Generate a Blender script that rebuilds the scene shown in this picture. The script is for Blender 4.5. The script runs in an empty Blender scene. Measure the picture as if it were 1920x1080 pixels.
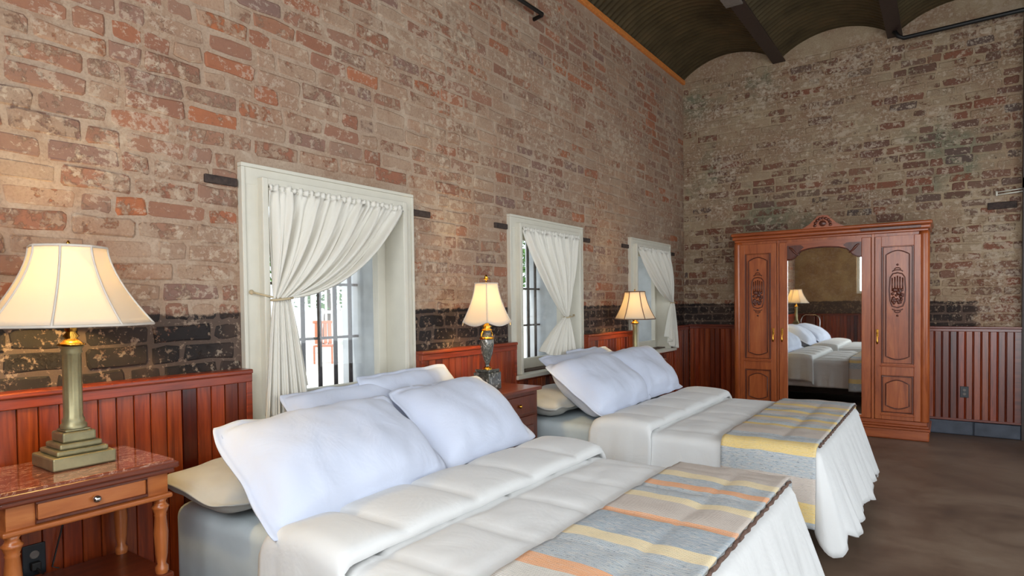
import bpy, bmesh, math, random
from mathutils import Vector, Matrix, noise
random.seed(7)
PI = math.pi
SC = bpy.context.scene
COL = SC.collection

# ------------------------------------------------------------------ camera
CAM = Vector((2.838, 0.0, 1.42))
YAW, PIT, ROLL, FPX, CYP = 0.6125, -0.024, -0.0128, 1163.33, 598.0
fw = Vector((-math.sin(YAW)*math.cos(PIT), math.cos(YAW)*math.cos(PIT), math.sin(PIT)))
rt0 = Vector((math.cos(YAW), math.sin(YAW), 0)); up0 = rt0.cross(fw)
rt = math.cos(ROLL)*rt0 + math.sin(ROLL)*up0; up = -math.sin(ROLL)*rt0 + math.cos(ROLL)*up0
cd = bpy.data.cameras.new('camera'); cam = bpy.data.objects.new('camera', cd); COL.objects.link(cam)
R3 = Matrix((rt, up, -fw)).transposed()
cam.matrix_world = Matrix.Translation(CAM) @ R3.to_4x4()
cd.sensor_width = 36.0; cd.lens = 36.0*FPX/1920.0; cd.shift_y = (CYP-540.0)/1920.0
cd.clip_start = 0.02; cd.clip_end = 300
SC.camera = cam
def project(P):
    q = Vector(P)-CAM; d = q.dot(fw)
    if d < .1: return None
    return 960+FPX*q.dot(rt)/d, CYP-FPX*q.dot(up)/d, d

# ------------------------------------------------------------------ light
SC.view_settings.view_transform = 'Standard'; SC.view_settings.look = 'None'
SC.view_settings.gamma = 1; SC.view_settings.use_curve_mapping = False
SC.view_settings.exposure = 0.1
w = bpy.data.worlds.new('world'); SC.world = w; w.use_nodes = True
bg = w.node_tree.nodes['Background']; bg.inputs[0].default_value = (.82, .92, 1, 1); bg.inputs[1].default_value = 1.9
sd = bpy.data.lights.new('sun', 'SUN'); sd.energy = 2.6; sd.angle = .02; sd.color = (1, .96, .88)
so = bpy.data.objects.new('sun', sd); COL.objects.link(so)
so.rotation_euler = Vector((.12, .55, -1)).to_track_quat('-Z', 'Y').to_euler()
def area(name, loc, direction, sx, sy, e, col):
    l = bpy.data.lights.new(name, 'AREA'); l.shape = 'RECTANGLE'; l.size = sx; l.size_y = sy; l.energy = e; l.color = col
    o = bpy.data.objects.new(name, l); COL.objects.link(o); o.location = loc
    o.rotation_euler = Vector(direction).to_track_quat('-Z', 'Z').to_euler(); return o
RW = 4.72          # right wall
YB, YF = -0.46, 7.98
R_OPEN = [(.1, 1.9), (2.6, 4.4), (5.1, 6.9)]; R_Z = (.25, 3.2)  # unseen openings, added to bring light in from the right
BW = (1.23, 2.75, 1.55, 3.4)                 # high window in the wall behind the camera
BD = (3.0, 4.5, .05, 3.4)                    # unseen glazed doors beside it, added to bring in light
DAY = (.93, .97, 1)
for a, b in R_OPEN:   # added area lamps in the invented, unseen openings of the right-hand wall
    area('added_right_fill', (RW+.12, (a+b)/2, (R_Z[0]+R_Z[1])/2), (-1, 0, 0), b-a-.1, R_Z[1]-R_Z[0]-.1, 30, DAY)
for q, e in ((BW, 62), (BD, 92)):   # area lamps behind the camera: window seen in the mirror, and added glazed doors
    area('back_daylight_and_fill', ((q[0]+q[1])/2, YB-.14, (q[2]+q[3])/2), (0, 1, 0), q[1]-q[0]-.1, q[3]-q[2]-.1, e, DAY)

# ------------------------------------------------------------------ helpers
def lin(c):
    return tuple(((v/255)/12.92 if v <= 10 else (((v/255)+.055)/1.055)**2.4) for v in c)+(1,)
def tag(o, label=None, cat=None, group=None, kind=None):
    if label: o['label'] = label
    if cat: o['category'] = cat
    if group: o['group'] = group
    if kind: o['kind'] = kind
    return o
def empty(name, loc=(0, 0, 0), label=None, cat=None, group=None, kind=None, rz=0):
    o = bpy.data.objects.new(name, None); COL.objects.link(o); o.location = loc; o.rotation_euler[2] = rz
    o.empty_display_size = .1
    return tag(o, label, cat, group, kind)
def link(name, me, parent=None, loc=(0, 0, 0)):
    o = bpy.data.objects.new(name, me); COL.objects.link(o); o.location = loc
    if parent: o.parent = parent
    return o
def shade(me):
    me.polygons.foreach_set('use_smooth', [True]*len(me.polygons))
def mesh(name, vf, mat, parent=None, smooth=False, loc=(0, 0, 0), uv=None):
    me = bpy.data.meshes.new(name); me.from_pydata([tuple(v) for v in vf[0]], [], vf[1]); me.update()
    bm = bmesh.new(); bm.from_mesh(me); bmesh.ops.recalc_face_normals(bm, faces=bm.faces); bm.to_mesh(me); bm.free()
    if mat: me.materials.append(mat)
    if smooth: shade(me)
    if uv:
        l = me.uv_layers.new(name='UVMap')
        for lp in me.loops: l.data[lp.index].uv = uv[lp.vertex_index]
    return link(name, me, parent, loc)
def join(*vfs):
    V, F = [], []
    for v, f in vfs:
        n = len(V); V += list(v); F += [tuple(i+n for i in q) for q in f]
    return V, F
def box(x0, x1, y0, y1, z0, z1, b=0.0):
    """box with chamfered edges"""
    if b <= 0:
        V = [(x, y, z) for x in (x0, x1) for y in (y0, y1) for z in (z0, z1)]
        return V, [(0, 1, 3, 2), (4, 6, 7, 5), (0, 4, 5, 1), (2, 3, 7, 6), (0, 2, 6, 4), (1, 5, 7, 3)]
    bm = bmesh.new(); bmesh.ops.create_cube(bm, size=1)
    for v in bm.verts:
        v.co = Vector(((x0+x1)/2+v.co.x*(x1-x0), (y0+y1)/2+v.co.y*(y1-y0), (z0+z1)/2+v.co.z*(z1-z0)))
    bmesh.ops.bevel(bm, geom=list(bm.edges), offset=b, segments=2, affect='EDGES', profile=.5)
    bm.verts.index_update()
    V = [tuple(v.co) for v in bm.verts]; F = [tuple(v.index for v in f.verts) for f in bm.faces]; bm.free()
    return V, F
def lathe(prof, seg=24, c=(0, 0, 0), a0=0.0, closed=True):
    V, F = [], []; n = len(prof)
    for i in range(seg):
        a = a0+2*PI*i/seg
        for r, z in prof: V.append((c[0]+r*math.cos(a), c[1]+r*math.sin(a), c[2]+z))
    for i in range(seg):
        j = (i+1) % seg
        for k in range(n-1): F.append((i*n+k, j*n+k, j*n+k+1, i*n+k+1))
    if closed:
        F.append(tuple(i*n for i in range(seg))[::-1]); F.append(tuple(i*n+n-1 for i in range(seg)))
    return V, F
def tube(pts, r, seg=8, closed=False):
    pts = [Vector(p) for p in pts]; V, F = [], []; n = len(pts)
    rr = r if hasattr(r, '__len__') else [r]*n
    prev = None
    for i, p in enumerate(pts):
        if closed: t = (pts[(i+1) % n]-pts[i-1])
        else: t = pts[min(i+1, n-1)]-pts[max(i-1, 0)]
        t = t.normalized()
        ref = prev if prev is not None else (Vector((0, 0, 1)) if abs(t.z) < .9 else Vector((1, 0, 0)))
        a = (ref-t*ref.dot(t)).normalized(); b = t.cross(a); prev = a
        for k in range(seg):
            q = 2*PI*k/seg; V.append(tuple(p+a*rr[i]*math.cos(q)+b*rr[i]*math.sin(q)))
    for i in range(n if closed else n-1):
        j = (i+1) % n
        for k in range(seg): F.append((i*seg+k, i*seg+(k+1) % seg, j*seg+(k+1) % seg, j*seg+k))
    if not closed:
        F.append(tuple(range(seg))[::-1]); F.append(tuple((n-1)*seg+k for k in range(seg)))
    return V, F
def prism_xz(pts, y0, y1):
    n = len(pts); V = [(x, y0, z) for x, z in pts]+[(x, y1, z) for x, z in pts]
    return V, [tuple(range(n)), tuple(range(n, 2*n))[::-1]]+[(i, (i+1) % n, n+(i+1) % n, n+i) for i in range(n)]
def sphere(c, rx, ry=None, rz=None, seg=14, ring=8):
    ry = ry or rx; rz = rz or rx
    prof = [(math.sin(PI*k/ring), -math.cos(PI*k/ring)) for k in range(ring+1)]
    prof[0] = (.01, -1); prof[-1] = (.01, 1)
    V, F = lathe(prof, seg); return [(c[0]+x*rx, c[1]+y*ry, c[2]+z*rz) for x, y, z in V], F
def world(o):
    m = o.matrix_basis.copy()
    return (world(o.parent) @ o.matrix_parent_inverse @ m) if o.parent else m
def adopt(o, parent):
    """parent a mesh whose vertices are already in world coordinates"""
    o.parent = parent; o.matrix_parent_inverse = world(parent).inverted(); return o
def copy_tree(o, parent=None):
    c = o.copy(); COL.objects.link(c)
    if parent: c.parent = parent
    for ch in list(o.children): copy_tree(ch, c)
    return c

# ------------------------------------------------------------------ materials
class NT:
    def __init__(s, name):
        s.m = bpy.data.materials.new(name); s.m.use_nodes = True; s.t = s.m.node_tree; s.n = s.t.nodes
        s.b = s.n['Principled BSDF']; s.out = s.n['Material Output']
    def new(s, typ, **kw):
        n = s.n.new(typ)
        for k, v in kw.items(): setattr(n, k, v)
        return n
    def put(s, sock, v):
        if hasattr(v, 'links'): s.t.links.new(v, sock)
        else: sock.default_value = v
    def noise(s, vec, scale, detail=4, rough=.55, dist=0):
        n = s.new('ShaderNodeTexNoise'); s.put(n.inputs['Vector'], vec); s.put(n.inputs['Scale'], scale)
        n.inputs['Detail'].default_value = detail; n.inputs['Roughness'].default_value = rough; n.inputs['Distortion'].default_value = dist
        return n.outputs['Fac']
    def math(s, op, a, b=0.0, clamp=False):
        n = s.new('ShaderNodeMath', operation=op, use_clamp=clamp); s.put(n.inputs[0], a); s.put(n.inputs[1], b); return n.outputs[0]
    def mix(s, f, a, b, mode='MIX'):
        n = s.new('ShaderNodeMix', data_type='RGBA', blend_type=mode); s.put(n.inputs[0], f); s.put(n.inputs[6], a); s.put(n.inputs[7], b); return n.outputs[2]
    def step(s, v, lo, hi):
        n = s.new('ShaderNodeMapRange', interpolation_type='SMOOTHSTEP'); s.put(n.inputs[0], v)
        n.inputs[1].default_value = lo; n.inputs[2].default_value = hi; return n.outputs[0]
    def ramp(s, f, stops, const=False):
        n = s.new('ShaderNodeValToRGB'); e = n.color_ramp
        if const: e.interpolation = 'CONSTANT'
        while len(e.elements) < len(stops): e.elements.new(.5)
        for el, (p, c) in zip(e.elements, stops): el.position = p; el.color = c
        s.put(n.inputs[0], f); return n.outputs[0]
    def pos(s): return s.new('ShaderNodeNewGeometry').outputs['Position']
    def obj(s): return s.new('ShaderNodeTexCoord').outputs['Object']
    def rnd(s): return s.new('ShaderNodeObjectInfo').outputs['Random']
    def sep(s, v):
        n = s.new('ShaderNodeSeparateXYZ'); s.put(n.inputs[0], v); return n.outputs
    def mapping(s, v, sc=(1, 1, 1), loc=(0, 0, 0)):
        n = s.new('ShaderNodeMapping'); s.put(n.inputs[0], v); n.inputs['Scale'].default_value = sc; s.put(n.inputs['Location'], loc); return n.outputs[0]
    def bump(s, h, strength=.5, dist=.01):
        n = s.new('ShaderNodeBump'); s.put(n.inputs['Height'], h); n.inputs['Strength'].default_value = strength; n.inputs['Distance'].default_value = dist
        s.t.links.new(n.outputs[0], s.b.inputs['Normal'])
    def set(s, **kw):
        for k, v in kw.items(): s.put(s.b.inputs[k.replace('_', ' ')], v)
        return s.m
def plain(name, rgb, rough=.5, metal=0.0, var=.08, scale=30, bump=0.0, **kw):
    t = NT(name); c = lin(rgb); nz = t.noise(t.obj(), scale, 5)
    dark = tuple(v*(1-var*2) for v in c[:3])+(1,); lite = tuple(min(1, v*(1+var)) for v in c[:3])+(1,)
    t.set(Base_Color=t.ramp(nz, [(.3, dark), (.7, lite)]), Roughness=rough, Metallic=metal, **kw)
    if bump: t.bump(nz, bump, .004)
    return t.m
def wood(name, cols, rough=.35, axis=2, scale=5, coat=.25, rand=True, grain=1.0):
    t = NT(name); sc = [14*scale/5]*3; sc[axis] = .9
    v = t.obj()
    if rand:
        cx = t.new('ShaderNodeCombineXYZ'); r = t.math('MULTIPLY', t.rnd(), 37.0)
        for i in range(3): t.put(cx.inputs[i], r)
        v = t.mapping(v, tuple(sc), cx.outputs[0])
    else: v = t.mapping(v, tuple(sc))
    n1 = t.noise(v, 1.6, 5, .6, 1.2); n2 = t.noise(v, 9, 3, .6)
    f = t.math('ADD', t.math('MULTIPLY', n1, .75), t.math('MULTIPLY', n2, .25*grain))
    g = t.ramp(f, [(.3, lin(cols[0])), (.5, lin(cols[1])), (.72, lin(cols[2]))])
    if rand and len(cols) > 3:
        tint = t.ramp(t.rnd(), [(0, lin(cols[3])), (.35, (1, 1, 1, 1)), (.7, lin(cols[4])), (1, lin(cols[5]))])
        g = t.mix(1.0, g, tint, 'MULTIPLY')
    t.set(Base_Color=g, Roughness=rough, Coat_Weight=coat, Coat_Roughness=.2)
    t.bump(f, .12, .004); return t.m

def brick_mat(name, palette, cover, cover2, bias, flake, mortar=False, green=0.0, band=True, wash=.8, band_end=None):
    """old brick: kiln colour per brick, smeared lime mortar and paint remnants over it"""
    t = NT(name); P = t.pos(); xyz = t.sep(P)
    big = t.noise(P, .55, 3, .5); mid = t.noise(P, 2.6, 4, .6); n1 = t.noise(P, 12, 9, .70, .1); n2 = t.noise(P, 36, 6, .7, .1); n3 = t.noise(P, 90, 3, .6)
    if mortar:
        r = 0.5; r2 = .5
    else:
        a = t.new('ShaderNodeAttribute', attribute_name='bc'); s_ = t.sep(a.outputs['Vector']); r, r2 = s_[0], s_[1]
    base = t.ramp(r, [(i/(len(palette)-1), lin(c)) for i, c in enumerate(palette)])
    base = t.mix(t.math('MULTIPLY', t.step(n2, .4, .75), .5), base, t.mix(.5, base, lin((104, 76, 64))))
    cov = t.mix(t.step(mid, .35, .65), lin(cover), lin(cover2))
    if green: cov = t.mix(t.math('MULTIPLY', t.step(t.noise(t.mapping(P, (1, 1, 1), (9, 3, 5)), .9, 5, .65), .53, .68), green), cov, lin((98, 112, 92)))
    cov = t.mix(t.math('MULTIPLY', t.step(n3, .4, .75), .4), cov, lin((116, 94, 78)))
    cov = t.mix(t.math('MULTIPLY', t.step(t.noise(t.mapping(P, (1, 1, 1), (2, 7, 3)), 6.5, 7, .7, .6), .52, .68), .5), cov, lin((134, 104, 84)))
    cov = t.mix(t.math('MULTIPLY', t.step(t.noise(t.mapping(P, (1, 1, 1), (5, 1, 8)), 4.0, 7, .72, .4), .55, .68), .45), cov, lin((188, 170, 150)))
    if mortar: m = 1.0; hgt = t.math('ADD', t.math('MULTIPLY', n1, .6), t.math('MULTIPLY', n2, .4)); col = cov
    else:
        f = t.math('ADD', t.math('ADD', n1, t.math('MULTIPLY', t.math('SUBTRACT', big, .5), .9)), t.math('MULTIPLY', t.math('SUBTRACT', r2, .5), .42))
        f = t.math('ADD', f, t.math('MULTIPLY', t.math('SUBTRACT', n2, .5), .35))
        m = t.step(t.math('ADD', f, bias), .47, .56)
        col = t.mix(t.math('MULTIPLY', m, wash), base, cov); hgt = t.math('ADD', m, t.math('MULTIPLY', n2, .5))
    # pale flakes of old limewash
    fl = t.step(t.math('ADD', n2, t.math('MULTIPLY', t.math('SUBTRACT', mid, .5), .6)), .57, .63)
    f2 = t.step(t.math('ADD', t.noise(t.mapping(P, (1, 1, 1.3), (3, 8, 2)), 15, 9, .70, .25), t.math('MULTIPLY', t.math('SUBTRACT', t.noise(P, 1.4, 3), .5), .45)), .55, .60)
    col = t.mix(t.math('MULTIPLY', f2, flake*.85), col, lin((190, 172, 150)))
    fl = t.math('MULTIPLY', fl, flake*.55); col = t.mix(fl, col, lin((206, 192, 172)))
    if band:   # the charcoal painted dado line just above the panelling
        z = t.math('ADD', xyz[2], t.math('MULTIPLY', t.math('SUBTRACT', n1, .5), .07))
        bm_ = t.math('SUBTRACT', 1.0, t.step(z, 1.385, 1.40))
        if band_end: bm_ = t.math('MULTIPLY', bm_, t.math('SUBTRACT', 1.0, t.step(t.math('ADD', xyz[0], t.math('MULTIPLY', n1, .3)), band_end, band_end+.05)))
        chip = t.step(t.math('ADD', n2, t.math('MULTIPLY', t.math('SUBTRACT', n1, .5), .8)), .56, .64)
        dk = t.mix(t.step(mid, .4, .7), lin((42, 37, 36)), lin((66, 52, 45)))
        if mortar: dk = t.mix(.5, dk, lin((112, 92, 80)))
        keep = t.math('SUBTRACT', 1.0, t.math('MULTIPLY', chip, .55))
        col = t.mix(t.math('MULTIPLY', bm_, keep), col, dk)
    t.set(Base_Color=col, Roughness=.82, Specular_IOR_Level=.25)
    t.bump(hgt, .6, .007); return t.m

PAL_L = [(156, 94, 66), (142, 100, 82), (152, 112, 90), (128, 100, 90), (150, 104, 80), (140, 110, 94), (164, 100, 68), (136, 96, 78), (146, 116, 98)]
PAL_F = [(120, 76, 58), (104, 78, 66), (132, 96, 76), (92, 78, 72), (132, 84, 64), (116, 94, 80), (122, 76, 58)]
M = {}
M['brick_l'] = brick_mat('left_brick', PAL_L, (168, 146, 124), (152, 122, 100), .06, .6, wash=.76)
M['mortar_l'] = brick_mat('left_mortar', PAL_L, (172, 150, 130), (156, 128, 106), 0, .3, mortar=True)
M['brick_f'] = brick_mat('far_brick', PAL_F, (172, 154, 126), (150, 124, 99), .03, .8, green=.75, band_end=3.2)
M['mortar_f'] = brick_mat('far_mortar', PAL_F, (170, 150, 122), (150, 122, 98), 0, .5, mortar=True, green=.6, band_end=3.2)
M['wall_b'] = brick_mat('back_plaster', PAL_F, (176, 146, 104), (150, 116, 80), 0, .2, mortar=True)
M['beadboard'] = wood('beadboard_mahogany', [(84, 30, 12), (130, 54, 22), (164, 80, 34), (140, 100, 104), (255, 222, 190), (255, 255, 200)], .3)
M['rail'] = wood('rail_mahogany', [(92, 32, 16), (134, 52, 26), (158, 72, 36)], .28, axis=1)
M['rail_x'] = wood('rail_mahogany_x', [(78, 32, 22), (108, 46, 30), (130, 62, 40)], .28, axis=0)
M['oak'] = wood('wardrobe_walnut', [(128, 58, 24), (166, 84, 40), (188, 106, 54)], .33, scale=3)
M['oak_h'] = wood('wardrobe_walnut_h', [(120, 54, 22), (158, 78, 38), (180, 98, 50)], .33, axis=0, scale=3)
M['oak_dark'] = wood('carved_walnut', [(66, 28, 15), (92, 40, 22), (112, 54, 30)], .4)
M['honey'] = wood('honey_walnut', [(132, 66, 28), (172, 96, 46), (192, 118, 62)], .3, axis=1, scale=3)
M['honey_v'] = wood('honey_walnut_v', [(132, 66, 28), (176, 98, 48), (196, 120, 64)], .28, scale=3)
M['brown'] = wood('nightstand_mahogany', [(70, 28, 16), (102, 44, 24), (126, 60, 34)], .3, axis=1, scale=3)
M['white_paint'] = plain('cream_white_paint', (210, 205, 190), .45, var=.02, scale=12)
M['cream_rope'] = plain('cream_cord', (190, 172, 138), .8, var=.1)
M['black'] = plain('black_iron', (22, 21, 21), .5, var=.15)
M['bar'] = plain('window_iron', (72, 62, 58), .6, var=.2)
M['steel'] = plain('dark_painted_steel', (52, 38, 34), .5, var=.2)
M['grey_metal'] = plain('grey_metal', (112, 104, 98), .5, var=.1)
M['blackplastic'] = plain('black_plastic', (26, 30, 36), .35, var=.1)
M['slate'] = plain('blue_grey_stone', (74, 80, 92), .6, var=.18, scale=9, bump=.3)
M['brass'] = plain('polished_brass', (206, 150, 62), .22, 1.0, var=.1)
M['antique'] = plain('antique_brass', (150, 142, 108), .42, .6, var=.14, scale=14)
M['gilt'] = plain('gilt', (214, 160, 60), .25, 1.0, var=.08)
M['chrome'] = plain('chrome', (205, 205, 205), .15, 1.0, var=.03)
M['leather'] = plain('brown_vinyl', (92, 58, 48), .45)
M['stucco'] = plain('pale_stucco', (196, 202, 206), .85, var=.1, scale=6, bump=.5)
M['paving'] = plain('pale_paving', (222, 216, 204), .9, var=.05, scale=2)
M['fence'] = plain('white_fence_paint', (236, 236, 232), .6, var=.02)
M['terracotta'] = plain('terracotta_paint', (190, 112, 76), .6)
M['leaf'] = plain('tree_foliage', (86, 128, 60), .8, var=.3, scale=4)
M['bark'] = plain('tree_bark', (96, 78, 62), .9, var=.2)
M['glow_trim'] = plain('painted_glow_trim', (214, 130, 62), .5, var=.12)  # orange glow at the ceiling edge put into the strip's colour
M['mattress'] = plain('grey_blue_sheet', (192, 202, 206), .85, var=.03, scale=8)
M['greysheet'] = plain('grey_pillowcase', (184, 182, 176), .85, var=.04, scale=8)
M['frame'] = plain('dark_bed_frame', (34, 27, 24), .5, var=.15)
M['fringe'] = plain('runner_fringe', (110, 84, 72), .9, var=.3, scale=60)
def cloth(name, rgb, fine=0.04, wr=.35):
    t = NT(name); c = lin(rgb); n = t.noise(t.obj(), 5, 4, .5, .6); n2 = t.noise(t.obj(), 900, 1)
    t.set(Base_Color=c, Roughness=.85, Sheen_Weight=.15, Specular_IOR_Level=.2)
    t.bump(t.math('ADD', n, t.math('MULTIPLY', n2, fine)), wr, .03); return t.m
M['pillow'] = cloth('white_pillow_cotton', (208, 215, 233))
M['comforter'] = cloth('white_comforter', (222, 222, 221))
M['blue_sheet'] = cloth('blue_grey_sheet', (150, 168, 180))
def curtain_mat():
    t = NT('white_curtain_cotton'); t.set(Base_Color=lin((236, 232, 222)), Roughness=.9, Specular_IOR_Level=.1)
    tr = t.new('ShaderNodeBsdfTranslucent'); tr.inputs[0].default_value = lin((240, 234, 220))
    mx = t.new('ShaderNodeMixShader'); mx.inputs[0].default_value = .22
    t.t.links.new(t.b.outputs[0], mx.inputs[1]); t.t.links.new(tr.outputs[0], mx.inputs[2]); t.t.links.new(mx.outputs[0], t.out.inputs[0]); return t.m
M['curtain'] = curtain_mat()
def shade_mat(name, rgb, fac):
    t = NT(name); t.set(Base_Color=lin(rgb), Roughness=.8)
    tr = t.new('ShaderNodeBsdfTranslucent'); tr.inputs[0].default_value = lin(rgb)
    mx = t.new('ShaderNodeMixShader'); mx.inputs[0].default_value = fac
    t.t.links.new(t.b.outputs[0], mx.inputs[1]); t.t.links.new(tr.outputs[0], mx.inputs[2]); t.t.links.new(mx.outputs[0], t.out.inputs[0]); return t.m
M['shade'] = shade_mat('ivory_silk_shade', (240, 230, 214), .45)
M['shade_trim'] = plain('shade_binding', (206, 196, 184), .8, var=.04)
M['shade_trim_brown'] = plain('shade_binding_brown', (112, 84, 66), .8, var=.06)
def glass_mat():
    t = NT('window_glass'); gl = t.new('ShaderNodeBsdfGlossy'); gl.inputs['Roughness'].default_value = .02
    tr = t.new('ShaderNodeBsdfTransparent'); mx = t.new('ShaderNodeMixShader'); mx.inputs[0].default_value = .05
    t.t.links.new(tr.outputs[0], mx.inputs[1]); t.t.links.new(gl.outputs[0], mx.inputs[2]); t.t.links.new(mx.outputs[0], t.out.inputs[0]); return t.m
M['glass'] = glass_mat()
t = NT('mirror_glass'); M['mirror'] = t.set(Base_Color=(.86, .88, .86, 1), Metallic=1.0, Roughness=.015)
def floor_mat():
    t = NT('stained_concrete'); P = t.pos(); a = t.noise(P, 1.1, 6, .6, .8); b = t.noise(t.mapping(P, (1, 1, 1), (4, 2, 1)), 4.5, 6, .65, .4); c = t.noise(P, 60, 3)
    f = t.math('ADD', t.math('MULTIPLY', a, .6), t.math('MULTIPLY', b, .4))
    col = t.ramp(f, [(.3, lin((70, 56, 48))), (.45, lin((98, 79, 65))), (.58, lin((118, 99, 83))), (.72, lin((140, 126, 111)))])
    col = t.mix(t.math('MULTIPLY', t.step(b, .55, .7), .35), col, lin((92, 66, 58)))
    t.set(Base_Color=col, Roughness=t.math('ADD', t.math('MULTIPLY', b, .3), .28), Specular_IOR_Level=.4); t.bump(c, .08, .002); return t.m
M['floor'] = floor_mat()
def tin_mat():
    t = NT('aged_corrugated_tin'); P = t.pos(); a = t.noise(P, 3, 5, .6); b = t.noise(P, 25, 4, .6)
    col = t.ramp(a, [(.3, lin((70, 60, 42))), (.55, lin((92, 80, 56))), (.75, lin((108, 88, 62)))])
    t.set(Base_Color=col, Metallic=.55, Roughness=t.math('ADD', t.math('MULTIPLY', b, .25), .35)); return t.m
M['tin'] = tin_mat()
def marble_mat():
    t = NT('rouge_marble'); P = t.obj(); n = t.noise(t.mapping(P, (2.2, 1, 1)), 7, 8, .7, 1.5)
    v = t.math('ABSOLUTE', t.math('SUBTRACT', n, .5)); col = t.ramp(v, [(0, lin((190, 160, 140))), (.010, lin((150, 92, 70))), (.035, lin((124, 62, 40))), (.2, lin((104, 50, 34)))])
    t.set(Base_Color=col, Roughness=.12, Coat_Weight=.4); return t.m
M['marble'] = marble_mat()
def urn_mat():
    t = NT('grey_veined_urn'); n = t.noise(t.obj(), 26, 7, .7, 1.4)
    t.set(Base_Color=t.ramp(n, [(.35, lin((54, 54, 50))), (.55, lin((92, 92, 86))), (.66, lin((190, 186, 176)))]), Roughness=.12, Coat_Weight=.6); return t.m
M['urn'] = urn_mat()
def runner_mat(name, stops, y0, y1):
    """woven rag rug: stripes across its length (UV v, in metres), flecked yarn"""
    t = NT(name); uv = t.new('ShaderNodeUVMap').outputs[0]; s = t.sep(uv)
    wob = t.noise(t.mapping(uv, (2.2, 6, 1)), 2.0, 3); v = t.math('ADD', s[1], t.math('MULTIPLY', t.math('SUBTRACT', wob, .5), .02))
    f = t.new('ShaderNodeMapRange'); t.put(f.inputs[0], v); f.inputs[1].default_value = y0; f.inputs[2].default_value = y1
    n = [(max(0, min(1, (p-y0)/(y1-y0))), lin(c)) for p, c in stops]
    base = t.ramp(f.outputs[0], n, True)
    fl = t.noise(t.mapping(uv, (38, 150, 1)), 1.0, 4, .75); fl2 = t.noise(t.mapping(uv, (22, 130, 1), (5, 3, 1)), 1.0, 3, .6)
    isblue = t.ramp(f.outputs[0], [(p, (1, 1, 1, 1) if c[2] >= c[0] else (.3, .3, .3, 1)) for (p, _), (_, c) in zip(n, stops)], True)
    base = t.mix(t.math('MULTIPLY', t.math('MULTIPLY', t.step(fl2, .48, .60), t.sep(isblue)[0]), .6), base, lin((214, 208, 200)))
    dark = t.math('MULTIPLY', t.step(fl, .56, .63), t.sep(isblue)[0])
    base = t.mix(t.math('MULTIPLY', dark, .6), base, lin((74, 86, 104)))
    weave = t.new('ShaderNodeTexWave'); t.put(weave.inputs[0], t.mapping(uv, (1, 1, 1))); weave.inputs['Scale'].default_value = 45; weave.bands_direction = 'Y'; weave.inputs['Distortion'].default_value = 1.5; weave.inputs['Detail'].default_value = 2
    t.set(Base_Color=base, Roughness=.95, Specular_IOR_Level=.1); t.bump(t.math('ADD', weave.outputs['Fac'], fl2), .35, .006); return t.m

# ------------------------------------------------------------------ the shell
mesh('floor', box(-.55, RW+.3, YB-.3, YF+.4, -.2, 0), M['floor'])['kind'] = 'structure'
WIN = [1.728+2.2577*i for i in range(3)]
ZS, RISE, VW = 4.29, .22, 1.18
ZO0, ZO1 = .87, 2.06                       # window opening
parts = [box(-.55, 0, YB-.3, YF+.4, 0, ZO0), box(-.55, 0, YB-.3, YF+.4, ZO1, ZS+.02)]
ed = [YB-.3]+[v for w0 in WIN for v in (w0+.085, w0+1.095)]+[YF+.4]
for a, b in zip(ed[::2], ed[1::2]): parts.append(box(-.55, 0, a, b, ZO0, ZO1))
wall_left = mesh('wall_left', join(*parts), M['mortar_l']); wall_left['kind'] = 'structure'
def arc_z(x):
    k = (x % VW)/VW; half = VW/2; R = (half*half+RISE*RISE)/(2*RISE)
    return ZS+math.sqrt(max(0, R*R-(k*VW-half)**2))-(R-RISE)
DX0, DX1 = 3.50, 4.45                      # doorway in the far wall
top = [(i*VW/12, arc_z(i*VW/12)) for i in range(49)]
far_poly = [(DX0, 0), (0, 0)]+top+[(RW, 0), (DX1, 0), (DX1, 2.5), (DX0, 2.5)]
wall_far = mesh('wall_far', prism_xz(far_poly, YF, YF+.35), M['mortar_f']); wall_far['kind'] = 'structure'
# back wall with high window and added glazed doors, right wall with three added openings
wb = [box(0, BW[0], YB-.25, YB, 0, 4.55), box(BW[1], BD[0], YB-.25, YB, 0, 4.55), box(BD[1], RW, YB-.25, YB, 0, 4.55), box(BW[0], BW[1], YB-.25, YB, 0, BW[2]), box(BW[0], BW[1], YB-.25, YB, BW[3], 4.55), box(BD[0], BD[1], YB-.25, YB, BD[3], 4.55)]
wall_back = mesh('wall_back', join(*wb), M['wall_b']); wall_back['kind'] = 'structure'
e2 = [YB-.3]+[v for a in R_OPEN for v in a]+[YF+.4]
wr = [box(RW, RW+.25, YB-.3, YF+.4, 0, R_Z[0]), box(RW, RW+.25, YB-.3, YF+.4, R_Z[1], 4.55)]
for a, b in zip(e2[::2], e2[1::2]): wr.append(box(RW, RW+.25, a, b, R_Z[0], R_Z[1]))
wall_right = mesh('wall_right', join(*wr), M['wall_b']); wall_right['kind'] = 'structure'

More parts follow.
